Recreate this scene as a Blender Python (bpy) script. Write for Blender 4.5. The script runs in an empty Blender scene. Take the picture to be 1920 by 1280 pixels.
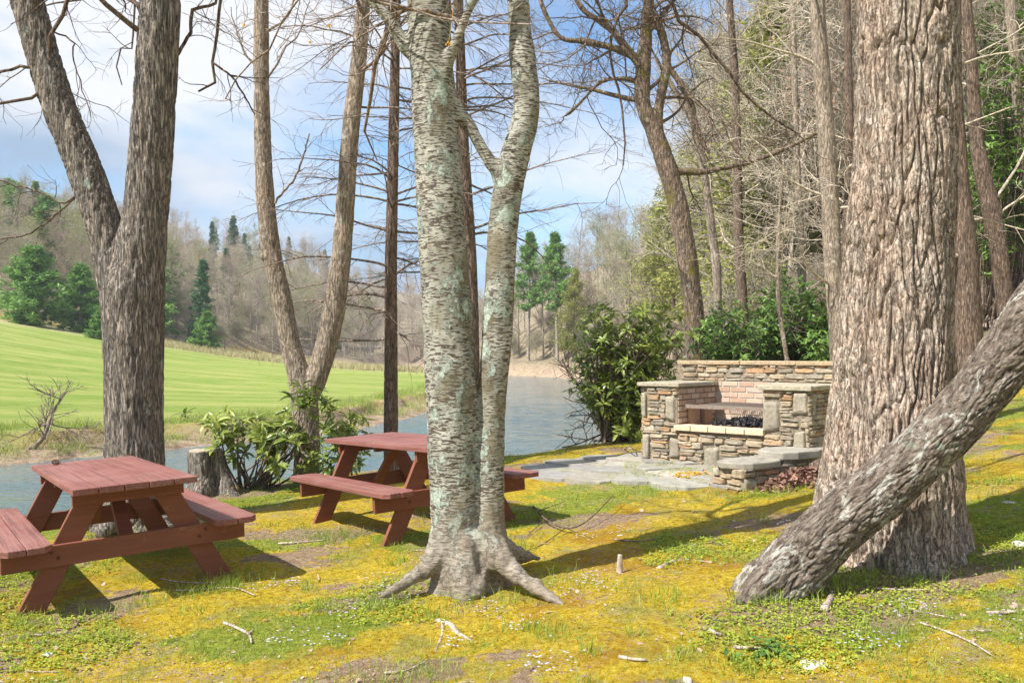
import bpy, math
import numpy as np
from mathutils import Vector, Matrix, Euler
rng = np.random.default_rng(11)
PI = math.pi
HAZE = 0.0005
sc = bpy.context.scene

# ---------------------------------------------------------------- camera
F, YH, HC = 1600.0, 662.0, 1.62
PITCH = math.atan((YH - 640) / F)
cam_d = bpy.data.cameras.new("camera")
cam = bpy.data.objects.new("camera", cam_d)
sc.collection.objects.link(cam)
cam_d.lens = 30.0; cam_d.sensor_width = 36.0
cam_d.clip_start = 0.05; cam_d.clip_end = 3000
cam.location = (0, 0, HC); cam.rotation_euler = (PI / 2 + PITCH, 0, 0)
sc.camera = cam

# ---------------------------------------------------------------- light
SUN_DIR = Vector((0.70, 0.44, -1.0)).normalized()          # way the light travels
sun_el = math.asin(-SUN_DIR.z)
sun_az = math.atan2(-SUN_DIR.x, -SUN_DIR.y)                # from +Y, clockwise
sd = bpy.data.lights.new("sun", 'SUN'); sd.energy = 4.7; sd.angle = math.radians(0.53); sd.color = (1.0, 0.945, 0.86)
so = bpy.data.objects.new("sun", sd); sc.collection.objects.link(so)
so.rotation_euler = SUN_DIR.to_track_quat('-Z', 'Y').to_euler(); so.location = (-20, -10, 30)
w = bpy.data.worlds.new("World"); sc.world = w; w.use_nodes = True
nt = w.node_tree; nt.nodes.clear()
def wn(t, **k):
    n = nt.nodes.new(t)
    for a, b in k.items(): setattr(n, a, b)
    return n
sky = wn('ShaderNodeTexSky', sky_type='NISHITA', sun_disc=False, sun_elevation=sun_el, sun_rotation=sun_az)
sky.air_density = 1.0; sky.dust_density = 0.6
tc = wn('ShaderNodeTexCoord')
sep = wn('ShaderNodeSeparateXYZ'); nt.links.new(tc.outputs['Generated'], sep.inputs[0])
zc = wn('ShaderNodeMath', operation='ADD'); zc.inputs[1].default_value = 0.22; nt.links.new(sep.outputs['Z'], zc.inputs[0])
zm = wn('ShaderNodeMath', operation='MAXIMUM'); zm.inputs[1].default_value = 0.08; nt.links.new(zc.outputs[0], zm.inputs[0])
dx = wn('ShaderNodeMath', operation='DIVIDE'); dy = wn('ShaderNodeMath', operation='DIVIDE')
nt.links.new(sep.outputs['X'], dx.inputs[0]); nt.links.new(zm.outputs[0], dx.inputs[1])
nt.links.new(sep.outputs['Y'], dy.inputs[0]); nt.links.new(zm.outputs[0], dy.inputs[1])
cmb = wn('ShaderNodeCombineXYZ'); nt.links.new(dx.outputs[0], cmb.inputs[0]); nt.links.new(dy.outputs[0], cmb.inputs[1])
cmb.inputs[2].default_value = 3.7
n1 = wn('ShaderNodeTexNoise'); n1.inputs['Scale'].default_value = 0.62; n1.inputs['Detail'].default_value = 9; n1.inputs['Roughness'].default_value = 0.60; n1.inputs['Distortion'].default_value = 0.25
nt.links.new(cmb.outputs[0], n1.inputs['Vector'])
r1 = wn('ShaderNodeValToRGB'); nt.links.new(n1.outputs['Fac'], r1.inputs[0])
r1.color_ramp.elements[0].position = 0.36; r1.color_ramp.elements[0].color = (0, 0, 0, 1)
r1.color_ramp.elements[1].position = 0.53; r1.color_ramp.elements[1].color = (1, 1, 1, 1)
n2 = wn('ShaderNodeTexNoise'); n2.inputs['Scale'].default_value = 0.9; n2.inputs['Detail'].default_value = 6
of = wn('ShaderNodeVectorMath', operation='ADD'); of.inputs[1].default_value = (11.3, 4.1, 2.0); nt.links.new(cmb.outputs[0], of.inputs[0])
nt.links.new(of.outputs[0], n2.inputs['Vector'])
r2 = wn('ShaderNodeValToRGB'); nt.links.new(n2.outputs['Fac'], r2.inputs[0])
r2.color_ramp.elements[0].position = 0.36; r2.color_ramp.elements[0].color = (1.75, 2.45, 3.4, 1)
r2.color_ramp.elements[1].position = 0.56; r2.color_ramp.elements[1].color = (4.5, 4.6, 4.85, 1)
skm = wn('ShaderNodeMix', data_type='RGBA', blend_type='MIX')
sky_boost = wn('ShaderNodeMix', data_type='RGBA', blend_type='MULTIPLY'); sky_boost.inputs[0].default_value = 1.0
nt.links.new(sky.outputs[0], sky_boost.inputs[6]); sky_boost.inputs[7].default_value = (0.62, 0.86, 1.02, 1)
nt.links.new(r1.outputs[0], skm.inputs[0]); nt.links.new(sky_boost.outputs[2], skm.inputs[6]); nt.links.new(r2.outputs[0], skm.inputs[7])
bg = wn('ShaderNodeBackground'); bg.inputs[1].default_value = 0.12
wo = wn('ShaderNodeOutputWorld')
nt.links.new(skm.outputs[2], bg.inputs[0]); nt.links.new(bg.outputs[0], wo.inputs[0])
sc.view_settings.view_transform = 'Standard'; sc.view_settings.look = 'None'
sc.view_settings.gamma = 1.0; sc.view_settings.exposure = 0.86
sc.view_settings.use_curve_mapping = False
sc.render.engine = 'CYCLES'
sc.cycles.max_bounces = 8; sc.cycles.transparent_max_bounces = 8; sc.cycles.diffuse_bounces = 3
sc.cycles.volume_bounces = 0

# ---------------------------------------------------------------- helpers
def pt(px, py, Y):
    """point at depth Y that lies on the sight line through (px, py)"""
    dxx, dyy, dzz = (px - 960) / F, 1.0, (640 - py) / F
    c, s = math.cos(PITCH), math.sin(PITCH)
    y2 = dyy * c - dzz * s; z2 = dyy * s + dzz * c
    return np.array((dxx * Y / y2, Y, HC + z2 * Y / y2))
def link(o, parent=None):
    sc.collection.objects.link(o)
    if parent is not None: o.parent = parent
    return o
def tag(o, label=None, cat=None, group=None, kind=None):
    if label: o['label'] = label
    if cat: o['category'] = cat
    if group: o['group'] = group
    if kind: o['kind'] = kind
    return o
def empty(name, loc=(0, 0, 0), rot=(0, 0, 0)):
    o = bpy.data.objects.new(name, None); o.location = loc; o.rotation_euler = rot; o.empty_display_size = 0.2
    return link(o)
class MB:
    def __init__(s): s.V = []; s.Q = []; s.T = []; s.n = 0; s.C = []
    def add(s, V, Q=None, T=None, C=None):
        V = np.asarray(V, float).reshape(-1, 3)
        if Q is not None and len(Q): s.Q.append(np.asarray(Q, np.int64).reshape(-1, 4) + s.n)
        if T is not None and len(T): s.T.append(np.asarray(T, np.int64).reshape(-1, 3) + s.n)
        s.V.append(V); s.n += len(V)
        s.C.append(np.broadcast_to(np.asarray(C if C is not None else (1, 1, 1), float), (len(V), 3)))
        return s
    def box(s, x0, x1, y0, y1, z0, z1, C=None, M=None):
        V = np.array([(x, y, z) for x in (x0, x1) for y in (y0, y1) for z in (z0, z1)], float)
        if M is not None: V = V @ np.array(M)[:3, :3].T + np.array(M)[:3, 3]
        return s.add(V, [(0, 1, 3, 2), (4, 6, 7, 5), (0, 4, 5, 1), (2, 3, 7, 6), (0, 2, 6, 4), (1, 5, 7, 3)], None, C)
    def prism(s, poly, z0, z1, C=None):
        poly = np.asarray(poly, float); n = len(poly)
        V = np.concatenate([np.c_[poly, np.full(n, z0)], np.c_[poly, np.full(n, z1)], [[*poly.mean(0), z0], [*poly.mean(0), z1]]])
        Q = [(i, (i + 1) % n, n + (i + 1) % n, n + i) for i in range(n)]
        T = [((i + 1) % n, i, 2 * n) for i in range(n)] + [(n + i, n + (i + 1) % n, 2 * n + 1) for i in range(n)]
        return s.add(V, Q, T, C)
    def mesh(s, name, smooth=False):
        V = np.concatenate(s.V)
        Q = np.concatenate(s.Q) if s.Q else np.zeros((0, 4), int)
        T = np.concatenate(s.T) if s.T else np.zeros((0, 3), int)
        me = bpy.data.meshes.new(name)
        me.vertices.add(len(V)); me.vertices.foreach_set('co', V.astype(np.float32).ravel())
        li = np.concatenate([Q.ravel(), T.ravel()]).astype(np.int32)
        me.loops.add(len(li)); me.loops.foreach_set('vertex_index', li)
        me.polygons.add(len(Q) + len(T))
        st = np.concatenate([np.arange(len(Q)) * 4, len(Q) * 4 + np.arange(len(T)) * 3]).astype(np.int32)
        me.polygons.foreach_set('loop_start', st)
        me.polygons.foreach_set('use_smooth', np.full(len(st), smooth))
        me.update(calc_edges=True)
        C = np.concatenate(s.C)
        if not np.all(C == 1):
            a = me.color_attributes.new('col', 'FLOAT_COLOR', 'POINT')
            a.data.foreach_set('color', np.c_[C, np.ones(len(C))].astype(np.float32).ravel())
        me.validate()
        return me
    def build(s, name, mat, parent=None, smooth=False, bevel=0):
        me = s.mesh(name, smooth); me.materials.append(mat)
        o = link(bpy.data.objects.new(name, me), parent)
        if bevel:
            m = o.modifiers.new('bevel', 'BEVEL'); m.width = bevel; m.segments = 2; m.limit_method = 'ANGLE'
        return o
def unit(v): return v / np.maximum(np.linalg.norm(v, axis=-1, keepdims=True), 1e-9)
def bumpf(a, b, x):
    t = np.clip((x - a) / (b - a), 0, 1); return t * t * (3 - 2 * t)
_perm = np.random.default_rng(5).permutation(512)
_perm = np.concatenate([_perm] * 3)
_g3 = unit(np.random.default_rng(6).normal(size=(512, 3)))
def noise3(x, y, z):
    x, y, z = np.broadcast_arrays(np.asarray(x, float), np.asarray(y, float), np.asarray(z, float))
    xi = np.floor(x).astype(int); yi = np.floor(y).astype(int); zi = np.floor(z).astype(int)
    xf, yf, zf = x - xi, y - yi, z - zi
    u, v, w_ = [t * t * t * (t * (t * 6 - 15) + 10) for t in (xf, yf, zf)]
    r = 0
    for a in (0, 1):
        for b in (0, 1):
            for c in (0, 1):
                h = _perm[_perm[_perm[(xi + a) & 511] + ((yi + b) & 511)] + ((zi + c) & 511)]
                g = _g3[h]
                d = g[..., 0] * (xf - a) + g[..., 1] * (yf - b) + g[..., 2] * (zf - c)
                r = r + d * (u if a else 1 - u) * (v if b else 1 - v) * (w_ if c else 1 - w_)
    return r * 1.6
def fbm(x, y, z=0.0, o=4):
    r = 0; a = 1; 
    for i in range(o):
        r = r + a * noise3(np.asarray(x) * 2**i + 13.1 * i, np.asarray(y) * 2**i + 7.7 * i, np.asarray(z) * 2**i); a *= 0.5
    return r
# ---- tubes
def tubes(P, R, k, mb, C=None):
    """P (B,n,3), R (B,n): B tapered tubes with k sides"""
    B, n, _ = P.shape
    Tn = np.empty_like(P); Tn[:, 1:-1] = P[:, 2:] - P[:, :-2]; Tn[:, 0] = P[:, 1] - P[:, 0]; Tn[:, -1] = P[:, -1] - P[:, -2]
    Tn = unit(Tn)
    m = unit(P[:, -1] - P[:, 0]); ref = np.where(np.abs(m[:, 2:3]) > 0.8, [[1.0, 0, 0]], [[0, 0, 1.0]])
    A = unit(np.cross(Tn, ref[:, None, :])); Bv = np.cross(Tn, A)
    th = np.arange(k) / k * 2 * PI
    V = P[:, :, None] + R[:, :, None, None] * (np.cos(th)[:, None] * A[:, :, None] + np.sin(th)[:, None] * Bv[:, :, None])
    idx = np.arange(B * n * k).reshape(B, n, k)
    q = np.stack([idx[:, :-1], np.roll(idx, -1, 2)[:, :-1], np.roll(idx, -1, 2)[:, 1:], idx[:, 1:]], -1)
    mb.add(V.reshape(-1, 3), q.reshape(-1, 4), None, None if C is None else np.repeat(C, n * k, 0))
def wander(S, D, L, n, jit, trop=(0, 0, 0), tw=0.0):
    P = [S]; D = unit(D); st = (L / (n - 1))[:, None]
    for i in range(n - 1):
        D = unit(D + rng.normal(size=D.shape) * jit + np.asarray(trop) * tw)
        P.append(P[-1] + D * st)
    return np.stack(P, 1)
def spawn(P, R, cnt, t0, t1, a0, a1, zflat=0.0):
    B, n, _ = P.shape
    i = np.repeat(np.arange(B), cnt)
    t = rng.uniform(t0, t1, len(i)) * (n - 1); j = np.minimum(t.astype(int), n - 2); f = (t - j)[:, None]
    S = P[i, j] * (1 - f) + P[i, j + 1] * f
    r = R[i, j] * (1 - f[:, 0]) + R[i, j + 1] * f[:, 0]
    T = unit(P[i, j + 1] - P[i, j])
    q = rng.normal(size=T.shape); q[:, 2] *= (1 - zflat)
    q = unit(q - (q * T).sum(1, keepdims=True) * T)
    a = rng.uniform(a0, a1, len(i))[:, None]
    return S, np.cos(a) * T + np.sin(a) * q, r, t / (n - 1)
def taper(r0, r1, n): 
    s = np.linspace(0, 1, n)[None]; return r0[:, None] * (1 - s) + r1 * s
def crom(P, R, step):
    P = np.asarray(P, float); R = np.asarray(R, float)
    Q = np.vstack([2 * P[0] - P[1], P, 2 * P[-1] - P[-2]]); out = []; ro = []
    for i in range(len(P) - 1):
        m = max(2, int(np.linalg.norm(P[i + 1] - P[i]) / step))
        t = np.linspace(0, 1, m, endpoint=False)[:, None]
        a, b, c, d = Q[i:i + 4]
        out.append(.5 * (2 * b + (c - a) * t + (2 * a - 5 * b + 4 * c - d) * t**2 + (3 * b - a - 3 * c + d) * t**3))
        s = t[:, 0]; s = s * s * (3 - 2 * s); ro.append(R[i] * (1 - s) + R[i + 1] * s)
    out.append(P[-1:]); ro.append(R[-1:])
    return np.vstack(out), np.concatenate(ro)
def big_tube(P, R, k, step, disp=None, mb=None):
    P, R = crom(P, R, step); n = len(P)
    T = unit(np.gradient(P, axis=0)); A = np.empty_like(P); a = np.array([1.0, 0, 0]) 
    for i in range(n):
        a = a - T[i] * (a @ T[i]); a /= np.linalg.norm(a); A[i] = a
    B = np.cross(T, A); th = np.arange(k) / k * 2 * PI
    rad = np.repeat(R[:, None], k, 1)
    s = np.concatenate([[0], np.cumsum(np.linalg.norm(np.diff(P, axis=0), axis=1))])
    dirs = np.cos(th)[:, None] * A[:, None] + np.sin(th)[:, None] * B[:, None]
    if disp is not None: rad = rad + disp(th[None, :], s[:, None], R[:, None], P[:, None] + dirs * R[:, None, None])
    V = P[:, None] + rad[:, :, None] * dirs
    idx = np.arange(n * k).reshape(n, k)
    q = np.stack([idx[:-1], np.roll(idx, -1, 1)[:-1], np.roll(idx, -1, 1)[1:], idx[1:]], -1).reshape(-1, 4)
    mb = mb or MB(); mb.add(V.reshape(-1, 3), q)
    mb.add(np.array([P[0], P[-1]])); e = mb.n
    a0 = e - 2 - n * k
    mb.T.append(np.array([(a0 + (i + 1) % k, a0 + i, e - 2) for i in range(k)] + [(a0 + (n - 1) * k + i, a0 + (n - 1) * k + (i + 1) % k, e - 1) for i in range(k)]))
    return mb
def px_stem(rows, Y):
    """rows of (px, py, radius px[, Y])"""
    P = np.array([pt(r[0], r[1], r[3] if len(r) > 3 else Y) for r in rows])
    R = np.array([r[2] * (r[3] if len(r) > 3 else Y) / F for r in rows])
    return P, R
def fuse(name, mb, voxel, smooth_it, disp, mat, parent):
    """union of tubes with filleted joints, then displaced along the normals"""
    me = mb.mesh(name + '_raw'); o = bpy.data.objects.new(name, me); link(o)
    m = o.modifiers.new('r', 'REMESH'); m.mode = 'VOXEL'; m.voxel_size = voxel
    m = o.modifiers.new('s', 'SMOOTH'); m.factor = 0.6; m.iterations = smooth_it
    dg = bpy.context.evaluated_depsgraph_get(); dg.update()
    me2 = bpy.data.meshes.new_from_object(o.evaluated_get(dg)); o.modifiers.clear(); o.data = me2; me2.name = name
    bpy.data.meshes.remove(me)
    n = len(me2.vertices); co = np.empty(n * 3, np.float32); me2.vertices.foreach_get('co', co); co = co.reshape(-1, 3).astype(float)
    no = np.empty(n * 3, np.float32); me2.vertices.foreach_get('normal', no); no = no.reshape(-1, 3)
    co = co + no * disp(co)[:, None]
    me2.vertices.foreach_set('co', co.astype(np.float32).ravel())
    me2.polygons.foreach_set('use_smooth', np.ones(len(me2.polygons), bool)); me2.update()
    me2.materials.clear(); me2.materials.append(mat); o.parent = parent
    return o

# ---------------------------------------------------------------- materials
class NT:
    def __init__(s, name, rough=0.9, spec=0.2):
        s.m = bpy.data.materials.new(name); s.m.use_nodes = True; s.t = s.m.node_tree
        s.b = s.t.nodes['Principled BSDF']; s.b.inputs['Roughness'].default_value = rough
        s.b.inputs['Specular IOR Level'].default_value = spec
        s.tc = s.t.nodes.new('ShaderNodeTexCoord')
    def n(s, t, **k):
        n = s.t.nodes.new(t)
        for a, b in k.items(): setattr(n, a, b)
        return n
    def l(s, a, b): s.t.links.new(a, b)
    def coord(s, scale=(1, 1, 1), rot=(0, 0, 0), loc=(0, 0, 0)):
        m = s.n('ShaderNodeMapping'); s.l(s.tc.outputs['Object'], m.inputs[0])
        m.inputs['Scale'].default_value = scale; m.inputs['Rotation'].default_value = rot; m.inputs['Location'].default_value = loc
        return m.outputs[0]
    def noise(s, sc_, vec=None, detail=4, rough=0.55, dist=0):
        n = s.n('ShaderNodeTexNoise'); n.inputs['Scale'].default_value = sc_; n.inputs['Detail'].default_value = detail
        n.inputs['Roughness'].default_value = rough; n.inputs['Distortion'].default_value = dist
        s.l(vec if vec is not None else s.tc.outputs['Object'], n.inputs['Vector']); return n.outputs['Fac']
    def voro(s, sc_, vec=None, feature='F1', out='Distance'):
        n = s.n('ShaderNodeTexVoronoi', feature=feature); n.inputs['Scale'].default_value = sc_
        s.l(vec if vec is not None else s.tc.outputs['Object'], n.inputs['Vector']); return n.outputs[out]
    def ramp(s, fac, stops):
        r = s.n('ShaderNodeValToRGB'); s.l(fac, r.inputs[0]); e = r.color_ramp.elements
        while len(e) < len(stops): e.new(0.5)
        for i, (p, c) in enumerate(stops):
            e[i].position = p; e[i].color = (*c, 1) if hasattr(c, '__len__') else (c, c, c, 1)
        return r.outputs[0]
    def mix(s, f, a, b, mode='MIX'):
        m = s.n('ShaderNodeMix', data_type='RGBA', blend_type=mode)
        for v, i in ((f, 0), (a, 6), (b, 7)):
            if isinstance(v, (int, float)): m.inputs[i].default_value = v
            elif isinstance(v, tuple): m.inputs[i].default_value = (*v, 1)
            else: s.l(v, m.inputs[i])
        return m.outputs[2]
    def math(s, op, a, b=0.0):
        m = s.n('ShaderNodeMath', operation=op)
        for v, i in ((a, 0), (b, 1)):
            if isinstance(v, (int, float)): m.inputs[i].default_value = v
            else: s.l(v, m.inputs[i])
        return m.outputs[0]
    def attr(s, name, out='Color'):
        n = s.n('ShaderNodeAttribute'); n.attribute_name = name; return n.outputs[out]
    def bump(s, h, dist, strength=1.0, prev=None):
        b = s.n('ShaderNodeBump'); b.inputs['Distance'].default_value = dist; b.inputs['Strength'].default_value = strength
        s.l(h, b.inputs['Height'])
        if prev is not None: s.l(prev, b.inputs['Normal'])
        s.l(b.outputs[0], s.b.inputs['Normal']); return b.outputs[0]
    def col(s, c):
        if isinstance(c, tuple): s.b.inputs['Base Color'].default_value = (*c, 1)
        else: s.l(c, s.b.inputs['Base Color'])
        return s.m
M = {}
def bark(name, dark, light, zs=0.25, scale=30, dist=0.012, lichen=None, lich_amt=0.62, moss=None, crk=.7):
    t = NT(name, 0.92, 0.1)
    v = t.coord((1, 1, zs))
    a = t.noise(scale, v, 6, 0.6, 0.6); b = t.noise(scale * 0.25, v, 3)
    c = t.ramp(a, [(0.32, dark), (0.62, light)])
    c = t.mix(t.ramp(b, [(0.35, 0.0), (0.7, 1.0)]), c, t.mix(1.0, c, (1.25, 1.15, 1.05), 'MULTIPLY'))
    vc = t.coord((1, 1, zs * .6), (0, 0, 0.3), (4, 2, 1))
    cr = t.math('ABSOLUTE', t.math('SUBTRACT', t.noise(scale * .75, vc, 4, 0.6, 0.4), 0.5))
    c = t.mix(t.ramp(cr, [(0.012, crk), (0.05, 0.0)]), c, tuple(q * .45 for q in dark))
    a = t.math('ADD', t.math('MULTIPLY', a, .6), t.math('MULTIPLY', t.ramp(cr, [(0.0, 0.0), (0.09, 1.0)]), .6))
    if lichen:
        k = t.ramp(t.noise(6, None, 7, 0.68), [(lich_amt, 0.0), (lich_amt + 0.04, 1.0)])
        c = t.mix(k, c, lichen)
    if moss:
        k = t.ramp(t.noise(2.2, None, 5, 0.6), [(0.56, 0.0), (0.66, 0.8)])
        c = t.mix(k, c, moss)
    t.bump(a, dist); t.col(c); return t.m
M['bark_grey'] = bark('bark_grey', (0.125, 0.112, 0.102), (0.38, 0.345, 0.315), 0.16, 55, 0.022, (0.36, 0.42, 0.36), 0.63)
M['bark_smooth'] = bark('bark_smooth', (0.19, 0.155, 0.125), (0.42, 0.36, 0.295), 0.25, 50, 0.010, (0.52, 0.47, 0.40), 0.60)
M['bark_dark'] = bark('bark_dark', (0.075, 0.055, 0.045), (0.27, 0.205, 0.165), 0.2, 60, 0.010)
M['bark_mossy'] = bark('bark_mossy', (0.095, 0.072, 0.056), (0.32, 0.25, 0.195), 0.3, 40, 0.010, (0.42, 0.42, 0.38), 0.62, (0.17, 0.15, 0.03))
M['bark_far'] = bark('bark_far', (0.24, 0.21, 0.18), (0.46, 0.42, 0.36), 0.4, 8, 0.005)
M['twig'] = bark('twig', (0.12, 0.09, 0.08), (0.34, 0.28, 0.24), 0.5, 20, 0.002)
M['twig_pale'] = bark('twig_pale', (0.40, 0.35, 0.29), (0.60, 0.54, 0.45), 0.5, 20, 0.002)
M['stick'] = bark('stick', (0.22, 0.17, 0.14), (0.55, 0.47, 0.41), 0.5, 30, 0.002)
# deeply furrowed bark
t = NT('bark_furrowed', 0.93, 0.08)
v = t.coord((1, 1, 0.22)); a = t.noise(38, v, 7, 0.62, 0.8); b = t.noise(5, None, 4)
c = t.ramp(a, [(0.30, (0.29, 0.225, 0.18)), (0.48, (0.50, 0.41, 0.335)), (0.68, (0.67, 0.59, 0.51))])
c = t.mix(t.ramp(b, [(0.42, 0.0), (0.62, 0.55)]), c, (0.55, 0.40, 0.31))
cr = t.math('ABSOLUTE', t.math('SUBTRACT', t.noise(26, t.coord((1, 1, .16), (0, 0, .4), (2, 5, 1)), 5, 0.62, 0.9), 0.5))
cr2 = t.math('ABSOLUTE', t.math('SUBTRACT', t.noise(42, t.coord((1, 1, .8), (0, 0, .1), (6, 1, 3)), 5, 0.6, 0.6), 0.5))
crm = t.math('MINIMUM', t.ramp(cr, [(0.0, 0.0), (0.06, 1.0)]), t.math('ADD', t.ramp(cr2, [(0.0, 0.35), (0.02, 1.0)]), 0.0))
c = t.mix(t.ramp(crm, [(0.10, 0.9), (0.40, 0.0)]), c, (0.12, 0.08, 0.062))
a = t.math('ADD', t.math('MULTIPLY', a, .35), crm)
c = t.mix(t.ramp(t.noise(22, None, 6, 0.7), [(0.60, 0.0), (0.66, 0.6)]), c, (0.50, 0.54, 0.46))
n_ = t.bump(a, 0.018); t.bump(t.noise(120, None, 4, 0.7), 0.005, 1, n_); t.col(c); M['bark_furrowed'] = t.m
# leaning trunk: scaly, dark with pale lichen
t = NT('bark_scaly', 0.9, 0.15)
v = t.coord((1, 1, 1), (0, -0.75, 0)); v2 = t.n('ShaderNodeMapping'); t.l(v, v2.inputs[0]); v2.inputs['Scale'].default_value = (1.0, 1.0, 0.45)
a = t.noise(26, v2.outputs[0], 8, 0.68, 1.2)
c = t.ramp(a, [(0.36, (0.055, 0.042, 0.034)), (0.52, (0.20, 0.16, 0.13)), (0.68, (0.38, 0.33, 0.28))])
l1 = t.noise(9, v2.outputs[0], 9, 0.75, 0.8)
c = t.mix(t.ramp(l1, [(0.54, 0.0), (0.59, 0.85)]), c, (0.52, 0.51, 0.46))
c = t.mix(t.ramp(t.noise(4, None, 8, 0.7), [(0.60, 0.0), (0.66, 0.7)]), c, (0.30, 0.36, 0.28))
n_ = t.bump(a, 0.03); t.bump(t.voro(45, v2.outputs[0]), 0.006, 1, n_); t.col(c); M['bark_scaly'] = t.m
# pale bark with dark dashes and lichen
t = NT('bark_dashed', 0.75, 0.25)
v = t.coord((1, 1, 5.0)); v3 = t.coord((1, 1, 4.2), (0, 0, 0.5), (3, 1, 2))
d1 = t.noise(19, v, 2, 0.5, 0.15); d2 = t.noise(34, v3, 2, 0.5, 0.1); big = t.noise(1.6, None, 3)
base = t.ramp(t.noise(5, None, 6, 0.6), [(0.35, (0.22, 0.215, 0.175)), (0.62, (0.42, 0.415, 0.36))])
th = t.math('ADD', d1, t.math('MULTIPLY', t.math('SUBTRACT', big, 0.5), 0.22))
c = t.mix(t.ramp(th, [(0.530, 0.0), (0.550, 0.95)]), base, (0.075, 0.055, 0.045))
c = t.mix(t.ramp(d2, [(0.595, 0.0), (0.61, 0.9)]), c, (0.09, 0.065, 0.055))
c = t.mix(t.ramp(t.noise(3.3, t.coord((1, 1, 0.5)), 4, 0.6), [(0.53, 0.0), (0.62, 0.75)]), c, (0.15, 0.125, 0.075))
lic = t.ramp(t.noise(5.5, t.coord((1, 1, 0.8), (0, 0, 0), (5, 2, 1)), 9, 0.72, 0.2), [(0.535, 0.0), (0.575, 0.9)])
c = t.mix(lic, c, t.ramp(t.noise(60, None, 3), [(0.4, (0.24, 0.29, 0.25)), (0.6, (0.44, 0.50, 0.43))]))
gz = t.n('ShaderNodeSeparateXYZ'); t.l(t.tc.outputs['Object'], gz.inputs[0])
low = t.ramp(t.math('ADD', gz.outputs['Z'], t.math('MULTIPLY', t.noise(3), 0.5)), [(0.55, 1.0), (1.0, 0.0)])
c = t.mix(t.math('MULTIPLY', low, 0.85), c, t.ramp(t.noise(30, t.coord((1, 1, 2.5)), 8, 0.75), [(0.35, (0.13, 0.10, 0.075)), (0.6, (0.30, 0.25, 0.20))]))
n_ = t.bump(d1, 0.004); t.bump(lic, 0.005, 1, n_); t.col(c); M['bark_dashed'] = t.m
# painted timber
t = NT('red_paint', 0.62, 0.35)
g = t.noise(30, t.coord((1, 0.035, 1)), 7, 0.7, 0.3); g2 = t.noise(2.5, None, 4)
c = t.ramp(g, [(0.3, (0.165, 0.060, 0.050)), (0.5, (0.225, 0.083, 0.068)), (0.7, (0.28, 0.115, 0.095))])
c = t.mix(t.ramp(g2, [(0.4, 0.0), (0.7, 0.55)]), c, (0.31, 0.165, 0.14))
c = t.mix(t.ramp(t.noise(60, t.coord((1, 0.02, 1)), 3, .6), [(0.40, 0.55), (0.47, 0.0)]), c, (0.11, 0.045, 0.038))
c = t.mix(t.ramp(t.noise(55, t.coord((1, 0.15, 1)), 4, 0.7), [(0.66, 0.0), (0.72, 0.6)]), c, (0.42, 0.26, 0.21))
c = t.mix(t.ramp(t.noise(16, None, 7, .75), [(0.62, 0.0), (0.68, 0.45)]), c, (0.13, 0.065, 0.05))
t.bump(g, 0.004); t.col(c); M['red_paint'] = t.m
t = NT('brown_paint', 0.6, 0.3)
g = t.noise(18, t.coord((0.1, 1, 1)), 5, 0.6)
c = t.ramp(g, [(0.3, (0.17, 0.058, 0.035)), (0.7, (0.235, 0.085, 0.050))])
c = t.mix(t.ramp(t.noise(9, None, 6, 0.7), [(0.62, 0.0), (0.68, 0.5)]), c, (0.30, 0.14, 0.09))
t.bump(g, 0.0015); t.col(c); M['brown_paint'] = t.m
t = NT('rusty_steel', 0.7, 0.4); t.b.inputs['Metallic'].default_value = 0.6
t.col(t.ramp(t.noise(30), [(0.4, (0.30, 0.28, 0.26)), (0.7, (0.28, 0.17, 0.11))])); M['steel'] = t.m
# stones, bricks coloured by attribute
def colmat(name, nscale, dist, rough=0.9, var=0.35):
    t = NT(name, rough, 0.2)
    a = t.noise(nscale, None, 6, 0.65)
    c = t.mix(1.0, t.attr('col'), t.ramp(a, [(0.3, 1 - var), (0.7, 1 + var * 0.55)]), 'MULTIPLY')
    c = t.mix(t.ramp(t.noise(nscale * 0.35, None, 6, 0.7), [(0.58, 0.0), (0.66, 0.35)]), c, (0.50, 0.49, 0.42))
    t.bump(a, dist); t.col(c); return t.m
M['stone'] = colmat('ledge_stone', 28, 0.012); M['brick'] = colmat('brick', 50, 0.004, 0.9, 0.2)
M['flag'] = colmat('flagstone', 9, 0.006, 0.85, 0.28)
t = NT('mortar', 0.95, 0.1); a = t.noise(35, None, 5); t.bump(a, 0.01)
M['mortar'] = t.col(t.ramp(a, [(0.3, (0.16, 0.13, 0.10)), (0.7, (0.30, 0.26, 0.20))]))
t = NT('charcoal', 0.8, 0.3); M['charcoal'] = t.col(t.ramp(t.noise(40), [(0.4, (0.012, 0.012, 0.014)), (0.7, (0.10, 0.10, 0.11))]))
def leafmat(name, c0, c1, rough=0.5, spec=0.4, trans=0.25, scale=2.0):
    t = NT(name, rough, spec)
    oi = t.n('ShaderNodeObjectInfo')
    a = t.noise(scale, None, 3); r = t.n('ShaderNodeNewGeometry')
    k = t.math('ADD', t.math('MULTIPLY', a, 0.9), t.math('MULTIPLY', r.outputs['Random Per Island'], 0.45))
    c = t.ramp(k, [(0.35, c0), (0.95, c1)])
    tr = t.n('ShaderNodeBsdfTranslucent'); t.l(c, tr.inputs[0]); mx = t.n('ShaderNodeMixShader'); mx.inputs[0].default_value = trans
    t.l(t.b.outputs[0], mx.inputs[1]); t.l(tr.outputs[0], mx.inputs[2])
    out = [n for n in t.t.nodes if n.type == 'OUTPUT_MATERIAL'][0]; t.l(mx.outputs[0], out.inputs[0])
    t.col(c); return t.m
M['rhodo_leaf'] = leafmat('rhododendron_leaf', (0.09, 0.155, 0.025), (0.36, 0.42, 0.08), 0.35, 0.5)
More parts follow.
